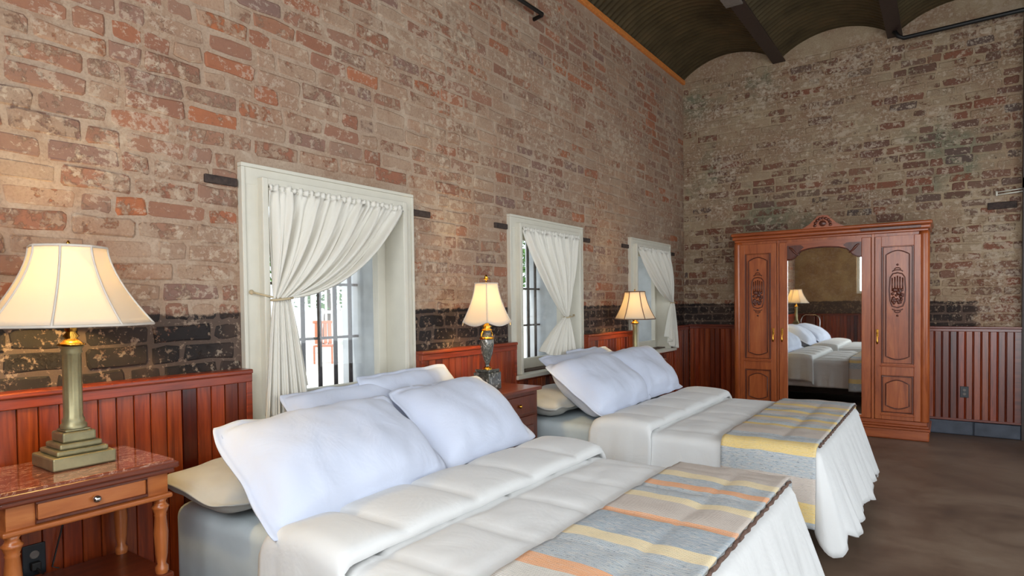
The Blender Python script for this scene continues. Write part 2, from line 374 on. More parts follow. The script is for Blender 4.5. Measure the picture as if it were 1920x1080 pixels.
# ceiling: corrugated barrel vaults on steel beams
ceiling = empty('ceiling', (0, 0, ZS), kind='structure')
def vault():
    V, F = [], []; NA = 18; P = .085; ny = int((YF-YB+.2)/P*4)
    for j in range(ny+1):
        y = YB-.1+j*P/4; off = .016*math.sin(2*PI*j/4+.6)
        for i in range(NA+1):
            x = VW*i/NA; V.append((x, y, arc_z(min(x, VW-1e-6))-ZS+.004+off))
    for j in range(ny):
        for i in range(NA): a = j*(NA+1)+i; F.append((a, a+1, a+NA+2, a+NA+1))
    return V, F
v0 = mesh('corrugated_vault', vault(), M['tin'], ceiling, True)
for k in range(1, 4): link('corrugated_vault', v0.data, ceiling, (k*VW, 0, 0))
bmv = join(box(-.07, .07, YB, YF, -.03, -.015), box(-.008, .008, YB, YF, -.015, .13))
for k in range(1, 4): mesh('ceiling_beam', bmv, M['steel'], ceiling, loc=(k*VW, 0, 0))
mesh('junction_plate', box(-.10, .06, 5.5, 6.15, -.055, -.032, .006), M['grey_metal'], ceiling, loc=(VW, 0, 0))
mesh('trim_1', box(.0, .035, YB, YF, ZS-.05, ZS+.0, .004), M['glow_trim'])['kind'] = 'structure'
mesh('trim_2', box(0, RW, YB-.02, YB+.02, ZS-.05, ZS+.3), M['wall_b'])['kind'] = 'structure'

# ------------------------------------------------------------------ bricks
BL, BH, JT = .245, .076, .015
def lay(s0, s1, z0, z1, holes, rng):
    out = []; z = z0; row = 0
    while z+BH < z1+.01:
        s = s0-rng.random()*.2 if row % 2 else s0-rng.random()*.06
        while s < s1:
            Ln = BL*rng.uniform(.93, 1.05) if rng.random() < .74 else .118*rng.uniform(.92, 1.08)
            a, b = s, s+Ln; s = b+JT*rng.uniform(.7, 1.5)
            a = max(a, s0+.004); b = min(b, s1-.004)
            zz = z+rng.uniform(-.003, .003); hh = BH*rng.uniform(.93, 1.05)
            for h0, h1, hz0, hz1 in holes:
                if hz0-.02 < zz+hh and zz < hz1+.0:
                    if a < h1 and b > h0:
                        if h0-a > b-h1: b = min(b, h0-.004)
                        else: a = max(a, h1+.004)
            if b-a > .035: out.append((a, b, zz, zz+hh))
        z += BH+JT; row += 1
    return out
def brick_mesh(a, b, z0, z1, wall, rng):
    """one worn brick, 10-point outline with a rounded arris; wall 'l' = left wall (faces +X), 'f' = far wall (faces -Y)"""
    cs, cz = (a+b)/2, (z0+z1)/2; hw, hh = (b-a)/2, (z1-z0)/2; c = min(.009, hw*.3)
    o = [(-hw+c, -hh), (0, -hh), (hw-c, -hh), (hw, -hh+c), (hw, hh-c), (hw-c, hh), (0, hh), (-hw+c, hh), (-hw, hh-c), (-hw, -hh+c)]
    j = .006; o = [(x+rng.uniform(-j, j), y+rng.uniform(-j, j)) for x, y in o]
    pr = .0015+rng.random()**2*.009; n = 10; V = []
    for d, k in ((-.03, 1.0), (pr-.005, 1.0), (pr, 0)):
        for x, y in o:
            if k == 0: x, y = x-math.copysign(min(.007, abs(x)), x), y-math.copysign(.007, y)
            V.append((d+(rng.uniform(-.0015, .0015) if k == 0 else 0), x, y))
    F = [(r*n+i, r*n+(i+1) % n, (r+1)*n+(i+1) % n, (r+1)*n+i) for r in (0, 1) for i in range(n)]+[tuple(2*n+i for i in range(n))]
    if wall == 'l': return (0, cs, cz), [(d, s, z) for d, s, z in V], F
    return (cs, YF, cz), [(s, -d, z) for d, s, z in V], F
def build_bricks(parent, wall, mat, bricks, rng, special=None):
    items = []
    for bk in bricks:
        loc, V, F = brick_mesh(*bk, wall, rng)
        q = project(loc); vis = 0
        if q and -30 < q[0] < 1950 and -30 < q[1] < 1110: vis = (bk[1]-bk[0])*(bk[3]-bk[2])/q[2]**2
        items.append((vis, loc, V, F, (rng.random(), rng.random(), rng.random(), 1)))
    items.sort(key=lambda t: -t[0])
    if special: special(items)
    def attr(me, cols):
        at = me.attributes.new('bc', 'FLOAT_COLOR', 'POINT')
        at.data.foreach_set('color', cols)
    for vis, loc, V, F, c in items[:300]:
        me = bpy.data.meshes.new('brick'); me.from_pydata(V, [], F); me.materials.append(mat); attr(me, list(c)*len(V))
        link('brick', me, parent, Vector(loc))
    V2, F2, C2 = [], [], []
    for vis, loc, V, F, c in items[300:]:
        n = len(V2); V2 += [(loc[0]+x, loc[1]+y, loc[2]+z) for x, y, z in V]; F2 += [tuple(i+n for i in f) for f in F]; C2 += list(c)*len(V)
    me = bpy.data.meshes.new('brickwork'); me.from_pydata(V2, [], F2); me.materials.append(mat); attr(me, C2)
    link('brickwork', me, parent)['kind'] = 'stuff'
rng = random.Random(11)
holes_l = [(w0-.005, w0+1.185, .5, 2.13) for w0 in WIN]
build_bricks(wall_left, 'l', M['brick_l'], lay(YB, YF, 1.09, ZS-.06, holes_l, rng), rng)
def gap_bricks(s0, s1): return lay(s0, s1, 1.09, ZS-.03, [], rng)
build_bricks(wall_far, 'f', M['brick_f'], gap_bricks(.0, DX0-.06), rng)

# charred timber nailing blocks beside the window heads, one black brick on the far wall
M['char'] = plain('charred_timber', (64, 50, 44), .8, var=.3, scale=40, bump=.4)
for w0 in WIN:
    mesh('timber_block', box(-.02, .018, w0-.175, w0-.012, 2.005, 2.045, .005), M['char'], wall_left)
    mesh('timber_block', box(-.02, .018, w0+1.192, w0+1.36, 2.0, 2.04, .005), M['char'], wall_left)
mesh('black_brick', box(3.165, 3.40, YF-.016, YF+.01, 2.315, 2.385, .006), M['char'], wall_far)
# ------------------------------------------------------------------ panelling
ZW = 1.123
BWD = .066
def board_mesh(wd, h, face):   # the window wall has tight joints, the others a wider bead
    """beadboard plank: flat face with a bead along one edge"""
    t_ = .018; prof = [(0, 0), (0, t_-.006), (.004, t_), (wd-.016, t_), (wd-.013, t_-.007), (wd-.010, t_-.002), (wd-.006, t_), (wd-.002, t_-.003), (wd-.001, 0)]
    if face == 'l': prof = [(0, 0), (0, t_-.004), (.002, t_), (wd-.005, t_), (wd-.0035, t_-.006), (wd-.002, t_-.006), (wd-.001, 0)]
    V = []
    for z in (0, h):
        for s, d in prof: V.append((d, s, z) if face == 'l' else (s, -d, z))
    n = len(prof); F = [(i, (i+1) % n, n+(i+1) % n, n+i) for i in range(n)]+[tuple(range(n)), tuple(range(n, 2*n))]
    me = bpy.data.meshes.new('board'); me.from_pydata(V, [], F); bm = bmesh.new(); bm.from_mesh(me); bmesh.ops.recalc_face_normals(bm, faces=bm.faces); bm.to_mesh(me); bm.free()
    me.materials.append(M['beadboard']); return me
PX = .06                                     # furring behind the boards: they stand well proud of the brick
segs = [(YB, WIN[0], ZW), (WIN[0], WIN[0]+1.18, ZO0-.03), (WIN[0]+1.18, WIN[1], ZW), (WIN[1], WIN[1]+1.18, ZO0-.03), (WIN[1]+1.18, WIN[2], ZW), (WIN[2], WIN[2]+1.18, ZO0-.03), (WIN[2]+1.18, YF-.02, ZW)]
pan = [box(0.001, PX, a, b, .0, zt-.02) for a, b, zt in segs]
panel_left = mesh('trim_3', join(*pan), M['rail']); panel_left['kind'] = 'structure'; panel_left['label'] = 'beadboard panelling along the window wall'
me_hi, me_lo = board_mesh(BWD, ZW-.16, 'l'), board_mesh(BWD, ZO0-.03-.14, 'l')
for a, b, zt in segs:
    n = int((b-a-.004)/BWD); off = (b-a-n*BWD)/2
    for i in range(n): link('board', me_hi if zt == ZW else me_lo, panel_left, (PX, a+off+i*BWD, .11))
    if zt == ZW:
        mesh('cap_rail', join(box(0, PX+.034, a, b, zt-.022, zt, .006), box(PX-.005, PX+.026, a+.001, b-.001, zt-.062, zt-.022, .004)), M['rail'], panel_left)
        for s in (a+.001, b-.031):
            if YB < s < YF-.1 and s > .1: mesh('end_stile', box(PX-.004, PX+.023, s, s+.03, .1, zt-.06, .003), M['rail'], panel_left)
    else:
        mesh('cap_rail', box(0, PX+.03, a, b, zt-.025, zt-.0, .005), M['rail'], panel_left)
mesh('baseboard_left', box(0.0, PX+.03, YB, YF, 0, .11, .006), M['rail'])['kind'] = 'structure'
PY = YF-.03
panel_far = mesh('trim_4', box(PX+.03, DX0-.06, PY, YF-.002, .15, ZW-.02), M['rail_x']); panel_far['kind'] = 'structure'; panel_far['label'] = 'beadboard panelling behind the wardrobe'
me_far = board_mesh(BWD, ZW-.18-.03, 'f')
n = int((DX0-.06-PX-.03)/BWD)
for i in range(n): link('board', me_far, panel_far, (PX+.03+i*BWD, PY-(.004 if i % 2 else 0), .17))
mesh('cap_rail', join(box(PX+.02, DX0-.06, PY-.045, YF, ZW-.016, ZW+.006, .005), box(PX+.03, DX0-.06, PY-.028, PY, ZW-.048, ZW-.016, .004)), M['rail_x'], panel_far)
mesh('base_rail', box(PX+.03, DX0-.06, PY-.03, PY, .148, .172, .003), M['rail_x'], panel_far)
base_far = mesh('baseboard_far', box(PX+.03, DX0-.06, YF-.03, YF-.001, 0, .14), M['slate']); base_far['kind'] = 'structure'
x = PX+.04; rr = random.Random(3)
while x < DX0-.1:
    L_ = min(rr.uniform(.30, .44), DX0-.06-x)
    mesh('stone_block', box(x+.004, x+L_-.004, YF-.062, YF-.03, .002, .145-rr.random()*.006, .009), M['slate'], base_far); x += L_
# back wall panelling (seen in the mirror)
panel_back = mesh('trim_5', box(PX, BD[0]-.02, YB, YB+.02, .12, ZW-.02), M['rail_x']); panel_back['kind'] = 'structure'; panel_back['label'] = 'beadboard panelling on the wall behind the beds'
me_b = board_mesh(BWD, ZW-.15, 'f')
for i in range(int((BW[1]-PX)/BWD)):
    o = link('board', me_b, panel_back, (PX+(i+1)*BWD, YB+.02, .12)); o.rotation_euler[2] = PI
mesh('cap_rail', box(PX, BD[0]-.02, YB, YB+.06, ZW-.04, ZW, .005), M['rail_x'], panel_back)
mesh('baseboard_back', box(PX, BD[0]-.02, YB, YB+.045, 0, .12, .005), M['rail_x'])['kind'] = 'structure'
# doorway at the right end of the far wall, dark casing only just in view
door = empty('door_1', (DX0, YF, 0), kind='structure')
mesh('casing', join(box(-.06, .02, -.07, .02, 0, 4.2), box(DX1-DX0-.02, DX1-DX0+.06, -.07, .02, 0, 2.56), box(-.06, DX1-DX0+.06, -.07, .02, 2.5, 2.6)), M['steel'], door)
dl = mesh('door_leaf', box(.02, DX1-DX0-.02, .05, .1, .01, 2.5, .004), M['oak_dark'], door)
for z0, z1 in ((.25, 1.0), (1.15, 2.3)): mesh('door_panel', box(.14, DX1-DX0-.14, .035, .06, z0, z1, .01), M['oak_dark'], dl)
mesh('door_knob', sphere((.09, .02, 1.0), .03), M['brass'], dl)

# ------------------------------------------------------------------ windows and curtains
for i, w0 in enumerate(WIN):
    wn = empty('window_%d' % (i+1), (0, w0, 0), kind='structure')
    wn['label'] = ['white framed barred window nearest the camera', 'white framed barred window behind the far bed', 'white framed window nearest the corner'][i]
    P_ = M['white_paint']; zt = 2.125; zb = ZO0-.03
    for y in (0, 1.08): mesh('casing_board', box(-.005, .022, y, y+.10, zb, zt, .004), P_, wn)
    mesh('casing_board', box(-.005, .024, 0, 1.18, zt-.10, zt, .004), P_, wn)
    mesh('backband', join(box(-.004, .034, -.003, .016, zb+.002, zt-.0165, .003), box(-.004, .034, 1.164, 1.183, zb+.002, zt-.0165, .003), box(-.004, .034, -.003, 1.183, zt-.016, zt+.003, .003)), P_, wn)
    mesh('inner_frame', join(box(-.16, .066, .088, .122, zb, 2.065, .005), box(-.16, .066, 1.058, 1.092, zb, 2.065, .005), box(-.16, .064, .121, 1.059, 2.03, 2.064, .003)), P_, wn)
    mesh('sill', box(-.16, .10, -.015, 1.195, ZO0-.045, ZO0-.012, .006), P_, wn)
    sash = mesh('sash', join(box(-.15, -.10, .122, .19, ZO0-.01, 2.03, .004), box(-.15, -.10, .99, 1.058, ZO0-.01, 2.03, .004), box(-.15, -.10, .19, .99, ZO0-.01, .955, .004), box(-.15, -.10, .19, .99, 1.96, 2.03, .004)), P_, wn)
    mesh('pane', box(-.128, -.123, .185, .995, .95, 1.965), M['glass'], sash)
    mesh('reveal', join(box(-.55, -.16, .086, .105, ZO0-.02, ZO1), box(-.55, -.16, 1.075, 1.094, ZO0-.02, ZO1), box(-.55, -.16, .086, 1.094, ZO1-.02, ZO1-.001), box(-.58, -.16, .086, 1.094, ZO0-.03, ZO0-.005)), M['stucco'], wn)
    bar = None
    for k in range(8):
        V = tube([(-.40, .16+k*.122, ZO0-.01), (-.40, .16+k*.122, 2.05)], .0135, 8)
        bar = link('window_bar', bar.data, wn, (0, k*.122, 0)) if bar else mesh('window_bar', V, M['bar'], wn, True)
    for z in (1.22, 1.56): mesh('cross_bar', box(-.412, -.388, .10, 1.08, z-.008, z+.008), M['bar'], wn)

def curtain(w0, yk, zk, right, bot, label, seed, hook, sp=.055):
    """gathered on a rod, pulled to a tie-back and flaring below it; local y from w0"""
    rg = random.Random(seed); N, R1, R2 = 150, 34, 26; V, F = [], []
    ya, yb, zt = .125, 1.055, 2.005
    folds = [(rg.uniform(5.5, 7), rg.uniform(0, 6)), (rg.uniform(11, 14), rg.uniform(0, 6)), (rg.uniform(20, 25), rg.uniform(0, 6))]
    def wave(u, v):
        return .55*math.sin(2*PI*folds[0][0]*u+folds[0][1]+v*1.2)+.32*math.sin(2*PI*folds[1][0]*u+folds[1][1]-v*1.5)+.16*math.sin(2*PI*folds[2][0]*u+folds[2][1])
    rows = []
    for k in range(3):           # little ruffle above the rod
        z = zt+.03-.015*k; rows.append([(.035+.011*math.sin(2*PI*26*u+k*.4)+.004*math.sin(61*u), ya+(yb-ya)*u, z+.004*math.sin(90*u+seed)) for u in [c/N for c in range(N+1)]])
    for k in range(R1+1):
        v = k/R1; row = []
        for c in range(N+1):
            u = c/N; yt = ya+(yb-ya)*u; e = (u if not right else 1-u)
            wq = .018 if k < R1 else .018
            ye, ze = yk+(u-.5)*sp, zk+.01*math.sin(9*u)
            p1y, p1z = yt+(ye-yt)*.52, zt+(ze-zt)*(.55+.40*e)
            y = (1-v)**2*yt+2*v*(1-v)*p1y+v*v*ye; z = (1-v)**2*zt+2*v*(1-v)*p1z+v*v*ze
            amp = (.018+.040*math.sin(PI*min(1, v*1.05))**.8)*(1-.55*v)
            pin = .010*math.sin(2*PI*26*u)*max(0, 1-v*9)
            row.append((.036+.02*v+amp*wave(u, v)+pin+.035*e*math.sin(PI*v), y+.008*wave(u+.07, v)*math.sin(PI*v), z))
        rows.append(row)
    for k in range(1, R2+1):
        v = k/R2; row = []
        for c in range(N+1):
            u = c/N; b0 = bot(u); y = yk+(u-.5)*sp; sv = v**.75
            y2 = y+(b0[0]-y)*sv; z2 = zk+(b0[1]-zk)*v
            row.append((.056+(.014+.034*sv)*wave(u*.8+.1, .4+v*.3)+.012*v, y2, z2))
        rows.append(row)
    for r in rows: V += [(max(p[0], .003), p[1], p[2]) for p in r]
    for j in range(len(rows)-1):
        for c in range(N): a = j*(N+1)+c; F.append((a, a+1, a+N+2, a+N+1))
    root = empty('curtain', (0.03, w0, 0), label, 'curtain', 'white tied-back window curtains')
    o = mesh('drape', (V, F), M['curtain'], root, True); md = o.modifiers.new('thickness', 'SOLIDIFY'); md.thickness = .0025
    mesh('rod', tube([(.03, .123, zt+.006), (.03, 1.057, zt+.006)], .006, 8), M['white_paint'], root)
    ring = [(.058+.030*math.sin(a), yk+(sp/2+.009)*math.cos(a), zk+.006*math.cos(a)) for a in [2*PI*q/16 for q in range(16)]]
    tb = mesh('tieback', tube(ring, .006, 6, True), M['cream_rope'], root, True)
    mesh('tieback_cord', tube([(.06, yk, zk), (.05, (yk+hook[0])/2, (zk+hook[1])/2-.004), (.0, hook[0], hook[1])], .005, 6), M['cream_rope'], tb, True)
    mesh('tieback_knot', sphere((-.002, hook[0], hook[1]), .012), M['cream_rope'], tb, True)
curtain(WIN[0], .170, 1.46, False, lambda u: (.05+.26*u, .86+.13*max(0, (u-.35)/.65)+.02*math.sin(14*u)), 'white curtain swept left on the large barred window nearest the camera', 3, (.04, 1.495), .10)
curtain(WIN[1], .78, 1.30, True, lambda u: (.34+.58*u, .87+.16*max(0, (.35-u)/.35)+.02*math.sin(12*u)), 'white curtain tied in the middle of the window, beside the urn lamp', 8, (1.0, 1.31))
curtain(WIN[2], 1.09, 1.415, True, lambda u: (.86+.34*u, .88+.12*max(0, (.5-u)/.5)+.025*math.sin(13*u)), 'white curtain swept right on the small-looking window nearest the corner', 14, (1.12, 1.43))

# frames in the unseen walls; all but window_4 are added to let light in
for nm, q in (('window_4', BW), ('window_8', BD)):
    bwf = empty(nm, (q[0], YB, q[2]), kind='structure'); W_, H_ = q[1]-q[0], q[3]-q[2]
    mesh('sash', join(box(0, .06, -.12, -.06, 0, H_), box(W_-.06, W_, -.12, -.06, 0, H_), box(.06, W_-.06, -.12, -.06, 0, .06), box(.06, W_-.06, -.12, -.06, H_-.06, H_), box(W_/2-.02, W_/2+.02, -.115, -.065, .06, H_-.06), box(.06, W_-.06, -.112, -.068, H_/2-.02, H_/2+.02)), M['white_paint'], bwf)
for i, (a, b) in enumerate(R_OPEN):  # added openings, out of view, there only for the light
    r_ = empty('window_%d' % (5+i), (RW, a, R_Z[0]), kind='structure'); W_, H_ = b-a, R_Z[1]-R_Z[0]
    mesh('sash', join(box(.0, .07, 0, .06, 0, H_), box(.0, .07, W_-.06, W_, 0, H_), box(.0, .07, 0, W_, 0, .07), box(.0, .07, 0, W_, H_-.07, H_), box(.0, .07, W_/2-.03, W_/2+.03, 0, H_), box(.0, .07, 0, W_, H_*.6, H_*.6+.05)), M['white_paint'], r_)

# ------------------------------------------------------------------ wardrobe
WY = 7.36                                   # plane of the doors
wd = empty('wardrobe', (1.75, 7.64, 0), 'large carved walnut wardrobe with arched mirror door', 'wardrobe')
def wpart(name, vf, mat, parent=None, smooth=False):
    o = mesh(name, vf, mat, None, smooth)
    return adopt(o, parent or wd)
X0, X1 = .82, 2.68
wpart('carcass', join(box(X0+.02, X0+.04, WY+.02, 7.925, .1, 2.09), box(X1-.04, X1-.02, WY+.02, 7.925, .1, 2.09), box(X0+.04, X1-.04, 7.90, 7.925, .1, 2.09), box(X0+.04, X1-.04, WY+.02, 7.90, 2.06, 2.09), box(X0+.04, X1-.04, WY+.02, 7.90, .1, .13), box(1.28, 1.30, WY+.02, 7.90, .13, 2.06), box(2.195, 2.215, WY+.02, 7.90, .13, 2.06)), M['oak'])
def corner_post(x):
    return lathe([(.045, .19), (.048, .2), (.048, 2.06), (.045, 2.09)], 20, (x, WY+.035, 0))
for x in (X0+.035, X1-.035): wpart('corner_post', corner_post(x), M['oak'], None, True)
def ledge(z0, z1, out, b): return box(X0-out, X1+out, WY-out-.005, 7.93, z0, z1, b)
wpart('plinth', join(ledge(0, .10, .012, .012), ledge(.1005, .125, .022, .008), ledge(.1255, .15, .008, .008), ledge(.1505, .19, -.006, .006)), M['oak_h'])
wpart('cornice', join(ledge(2.0905, 2.115, .0, .006), ledge(2.1155, 2.155, .02, .012), ledge(2.1555, 2.195, .035, .016)), M['oak_h'])
wpart('frieze_panel', box(2.10, 2.62, WY-.042, WY-.02, 2.122, 2.15, .003), M['oak_dark'])
crest_pts = [(1.54, 2.19), (1.58, 2.21), (1.62, 2.235), (1.645, 2.262), (1.675, 2.288), (1.695, 2.315), (1.745, 2.325), (1.80, 2.315), (1.82, 2.288), (1.85, 2.262), (1.875, 2.235), (1.915, 2.21), (1.955, 2.19)]
cr = wpart('crest', prism_xz(crest_pts, WY-.045, WY-.01), M['oak_h'])
lf = []
for k in range(9):
    a = PI*k/8; c = (1.747-.075*math.cos(a), WY-.046, 2.215+.075*math.sin(a))
    lf.append(sphere(c, .017, .010, .016, 10, 6))
wpart('crest_carving', join(*lf, sphere((1.747, WY-.048, 2.235), .035, .014, .032, 12, 8)), M['oak_dark'], cr, True)
def panel_outline(x0, x1, z0, z1, arch):
    c = (x0+x1)/2; w_ = (x1-x0)/2; pts = [(x0, z0+arch*.6), ]
    for k in range(13): pts.append((x0+(x1-x0)*k/12, z0+arch*.6-arch*.6*math.sin(PI*k/12)))
    for k in range(13): pts.append((x1-(x1-x0)*k/12, z1-arch*.8+arch*.8*math.sin(PI*k/12)))
    out = []
    for p in pts:
        if not out or (abs(p[0]-out[-1][0])+abs(p[1]-out[-1][1])) > 1e-4: out.append(p)
    return out
def side_door(xa, xb, name='door'):
    y0 = WY-.012; z0, z1 = .195, 2.06
    d = wpart(name, join(box(xa, xa+.058, y0, WY+.016, z0, z1, .004), box(xb-.058, xb, y0, WY+.016, z0, z1, .004), box(xa+.0575, xb-.0575, y0, WY+.016, z0, .265, .003), box(xa+.0575, xb-.0575, y0, WY+.016, .645, .765, .003), box(xa+.0575, xb-.0575, y0, WY+.016, 1.955, z1, .003), box(xa+.05, xb-.05, WY+.002, WY+.012, z0+.02, z1-.02)), M['oak'])
    pa, pb = xa+.058, xb-.058
    for (za, zb) in ((.265, .645), (.765, 1.955)):
        wpart('moulding', tube([(pa+.008, y0, za+.008), (pb-.008, y0, za+.008), (pb-.008, y0, zb-.008), (pa+.008, y0, zb-.008)], .010, 6, True), M['oak_dark'], d)
        ol = panel_outline(pa+.04, pb-.04, za+.045, zb-.045, .05)
        wpart('raised_panel', prism_xz(ol, WY-.008, WY+.004), M['oak'], d)
        wpart('panel_bead', tube([(x, WY-.008, z) for x, z in ol], .0055, 6, True), M['oak_dark'], d, True)
    wpart('mid_rail_moulding', box(pa-.01, pb+.01, y0-.014, y0+.002, .735, .752, .005), M['oak_h'], d)
    wpart('foot_rail_moulding', box(pa-.01, pb+.01, y0-.012, y0+.002, .235, .25, .005), M['oak_h'], d)
    cx, zc = (xa+xb)/2, 1.52
    sh = [(-.062, -.12), (-.045, -.17), (0, -.185), (.045, -.17), (.062, -.12), (.07, 0), (.062, .12), (.04, .155), (0, .165), (-.04, .155), (-.062, .12), (-.07, 0)]
    ys = WY-.014
    orn = wpart('ornament', prism_xz([(cx+a, zc+b) for a, b in sh], ys, WY-.004), M['oak'], d)
    wpart('ornament_rim', tube([(cx+a, ys, zc+b) for a, b in sh], .006, 6, True), M['oak_dark'], orn, True)
    wpart('flutes', join(*[tube([(cx+q, ys-.001, zc-.02), (cx+q, ys-.001, zc+.135-abs(q)*.4)], .006, 6) for q in (-.045, -.022, 0, .022, .045)]), M['oak_dark'], orn, True)
    rl = random.Random(5)
    wpart('carved_leaves', join(*[sphere((cx+rl.uniform(-.042, .042), ys-.001, zc+rl.uniform(-.145, .0)), rl.uniform(.012, .022), .010, rl.uniform(.012, .026), 8, 6) for _ in range(26)]), M['oak_dark'], orn, True)
    for s, zz in ((1, .165), (-1, -.185)):
        for k, r_ in enumerate((.045, .026)):
            wpart('scroll', tube([(cx+r_*math.cos(a), ys+.004, zc+zz+s*(.012+.022*k)+s*.018*math.sin(a)) for a in [PI*q/8 for q in range(9)]], .005, 6), M['oak_dark'], orn, True)
        wpart('bead', sphere((cx, ys+.004, zc+zz+s*.082), .011, .008, .011), M['oak_dark'], orn, True)
    return d
def pull(d, x, z=1.04):
    e = wpart('escutcheon', box(x-.011, x+.011, WY-.018, WY-.010, z-.01, z+.075, .003), M['brass'], d)
    wpart('drop_pull', join(lathe([(.002, -.11), (.009, -.10), (.010, -.075), (.005, -.05), (.004, -.01), (.007, 0)], 10, (x, WY-.028, z+.03)), sphere((x, WY-.026, z+.035), .008)), M['brass'], e, True)
dL = side_door(.88, 1.275); pull(dL, 1.243)
dR = side_door(2.225, 2.62); pull(dR, 2.248)
# centre door: frame, arched spandrel and mirror
y0 = WY-.012; md_ = wpart('mirror_door', join(box(1.305, 1.39, y0, WY+.02, .195, 2.06, .005), box(2.105, 2.19, y0, WY+.02, .195, 2.06, .005), box(1.3895, 2.1055, y0, WY+.02, .195, .225, .003)), M['oak'])
arch = [(1.39, 1.865), (1.43, 1.868), (1.469, 1.893), (1.50, 1.93), (1.529, 1.958), (1.60, 1.978), (1.675, 1.985), (1.747, 1.988), (1.82, 1.985), (1.895, 1.978), (1.966, 1.958), (1.995, 1.93), (2.026, 1.893), (2.065, 1.87), (2.105, 1.867)]
wpart('arched_rail', prism_xz(arch+[(2.105, 2.06), (1.39, 2.06)], y0, WY+.02), M['oak_h'], md_)
wpart('arch_bead', tube([(x, y0, z) for x, z in arch], .006, 6), M['oak_dark'], md_, True)
for sx in (1, -1):
    pl = [(.357, 1.872), (.317, 1.876), (.278, 1.901), (.247, 1.938), (.218, 1.968), (.19, 1.995), (.22, 2.02), (.357, 2.02)]
    sp_ = wpart('spandrel', prism_xz([(1.7475+sx*a, z) for a, z in pl], y0-.007, y0+.004), M['oak_dark'], md_)
    wpart('spandrel_leaf', tube([(1.7475+sx*(.34-.02*k), y0-.008, 2.0-.018*k+.006*math.sin(k*1.4)) for k in range(6)], [.005, .012, .014, .011, .008, .003], 8), M['oak_dark'], sp_, True)
wpart('mirror', box(1.385, 2.11, WY+.006, WY+.012, .22, 1.995), M['mirror'], md_)
pull(md_, 1.335)
for xa, xb in ((1.279, 1.301), (2.194, 2.221)): wpart('stile', box(xa, xb, WY-.004, WY+.02, .19, 2.09, .003), M['oak'])

# ------------------------------------------------------------------ beds
def softbox(x0, x1, y0, y1, z0, z1, b):
    bm = bmesh.new(); bmesh.ops.create_cube(bm, size=1)
    for v in bm.verts: v.co = Vector(((x0+x1)/2+v.co.x*(x1-x0), (y0+y1)/2+v.co.y*(y1-y0), (z0+z1)/2+v.co.z*(z1-z0)))
    bmesh.ops.bevel(bm, geom=list(bm.edges), offset=b, segments=5, affect='EDGES', profile=.5); bm.verts.index_update()
    V = [tuple(v.co) for v in bm.verts]; F = [tuple(v.index for v in f.verts) for f in bm.faces]; bm.free(); return V, F
def drape(x0, x1, y0, y1, zt, dn, df, dfoot, puff, nx, ny, flare=.06, fflare=.32, pleat=.012, fpleat=.03, seed=1, R=.05, corner=.12):
    """cloth over a bed top: a grid with skirts down the near (y0) and far (y1) side and, if dfoot > 0, over the foot; UV in metres"""
    V, F, UV, idx = [], [], [], {}
    for i in range(nx+1):
        for j in range(ny+1):
            x = x0+(x1-x0)*i/nx; y = y0+(y1-y0)*j/ny; idx[i, j] = len(V); V.append((x, y, zt+puff(x, y))); UV.append((x, y))
    for i in range(nx):
        for j in range(ny): F.append((idx[i, j], idx[i+1, j], idx[i+1, j+1], idx[i, j+1]))
    NR = 16; rim = []
    for i in range(nx+1): rim.append((idx[i, 0], (0, -1), dn, flare, pleat))
    if dfoot > 0:
        for k in range(1, 12): a = k/12*PI/2; rim.append((idx[nx, 0], (math.sin(a), -math.cos(a)), dn+(dfoot-dn)*k/12+corner*math.sin(2*a), flare+(fflare-flare)*k/12, fpleat))
        for j in range(0, ny+1): rim.append((idx[nx, j], (1, 0), dfoot+.025*math.sin(j*.21+seed)+.012*math.sin(j*.53+seed*3), fflare*(1+.12*math.sin(j*.17+seed)), fpleat))
        for k in range(1, 12): a = k/12*PI/2; rim.append((idx[nx, ny], (math.cos(a), math.sin(a)), dfoot+(df-dfoot)*k/12+corner*math.sin(2*a), fflare+(flare-fflare)*k/12, fpleat))
        for i in range(nx, -1, -1): rim.append((idx[i, ny], (0, 1), df, flare, pleat))
        runs = [rim]
    else:
        runs = [rim, [(idx[i, ny], (0, 1), df, flare, pleat) for i in range(nx, -1, -1)]]
    for run in runs:
        prev = None; s_acc = 0; last = None
        for c, (vi, d, drop, fl, pl) in enumerate(run):
            p = Vector(V[vi]); s_acc += (p-last).length if last is not None else 0
            if last is not None and (p-last).length < 1e-6: s_acc += .035
            last = p; colm = [vi]; uv0 = UV[vi]
            for k in range(1, NR+1):
                r = drop*k/NR; th = min(r/R, PI/2); o = R*math.sin(th); dz = R*(1-math.cos(th)); q = max(0, r-R*PI/2)
                pk = (r/drop)**1.2*pl*(.8*math.sin(s_acc*15+seed+1.4*math.sin(s_acc*3.1))+.5*math.sin(s_acc*37+seed*2+math.sin(s_acc*7))+.22*math.sin(s_acc*83+r*6))
                o += q*fl+pk+.01*math.sin(s_acc*6+seed)*q/drop; dz += q*math.sqrt(max(.3, 1-fl*fl))
                V.append((p.x+d[0]*o, p.y+d[1]*o, p.z-dz)); UV.append((uv0[0]+d[0]*r, uv0[1]+d[1]*r)); colm.append(len(V)-1)
            if prev:
                for k in range(NR):
                    f = [prev[k], colm[k], colm[k+1], prev[k+1]]
                    if f[0] == f[1]: f = [f[0], f[2], f[3]]
                    F.append(tuple(f))
            prev = colm
    return V, F, UV
def seam(t, pitch, off): q = ((t-off)/pitch) % 1; return min(q, 1-q)*pitch
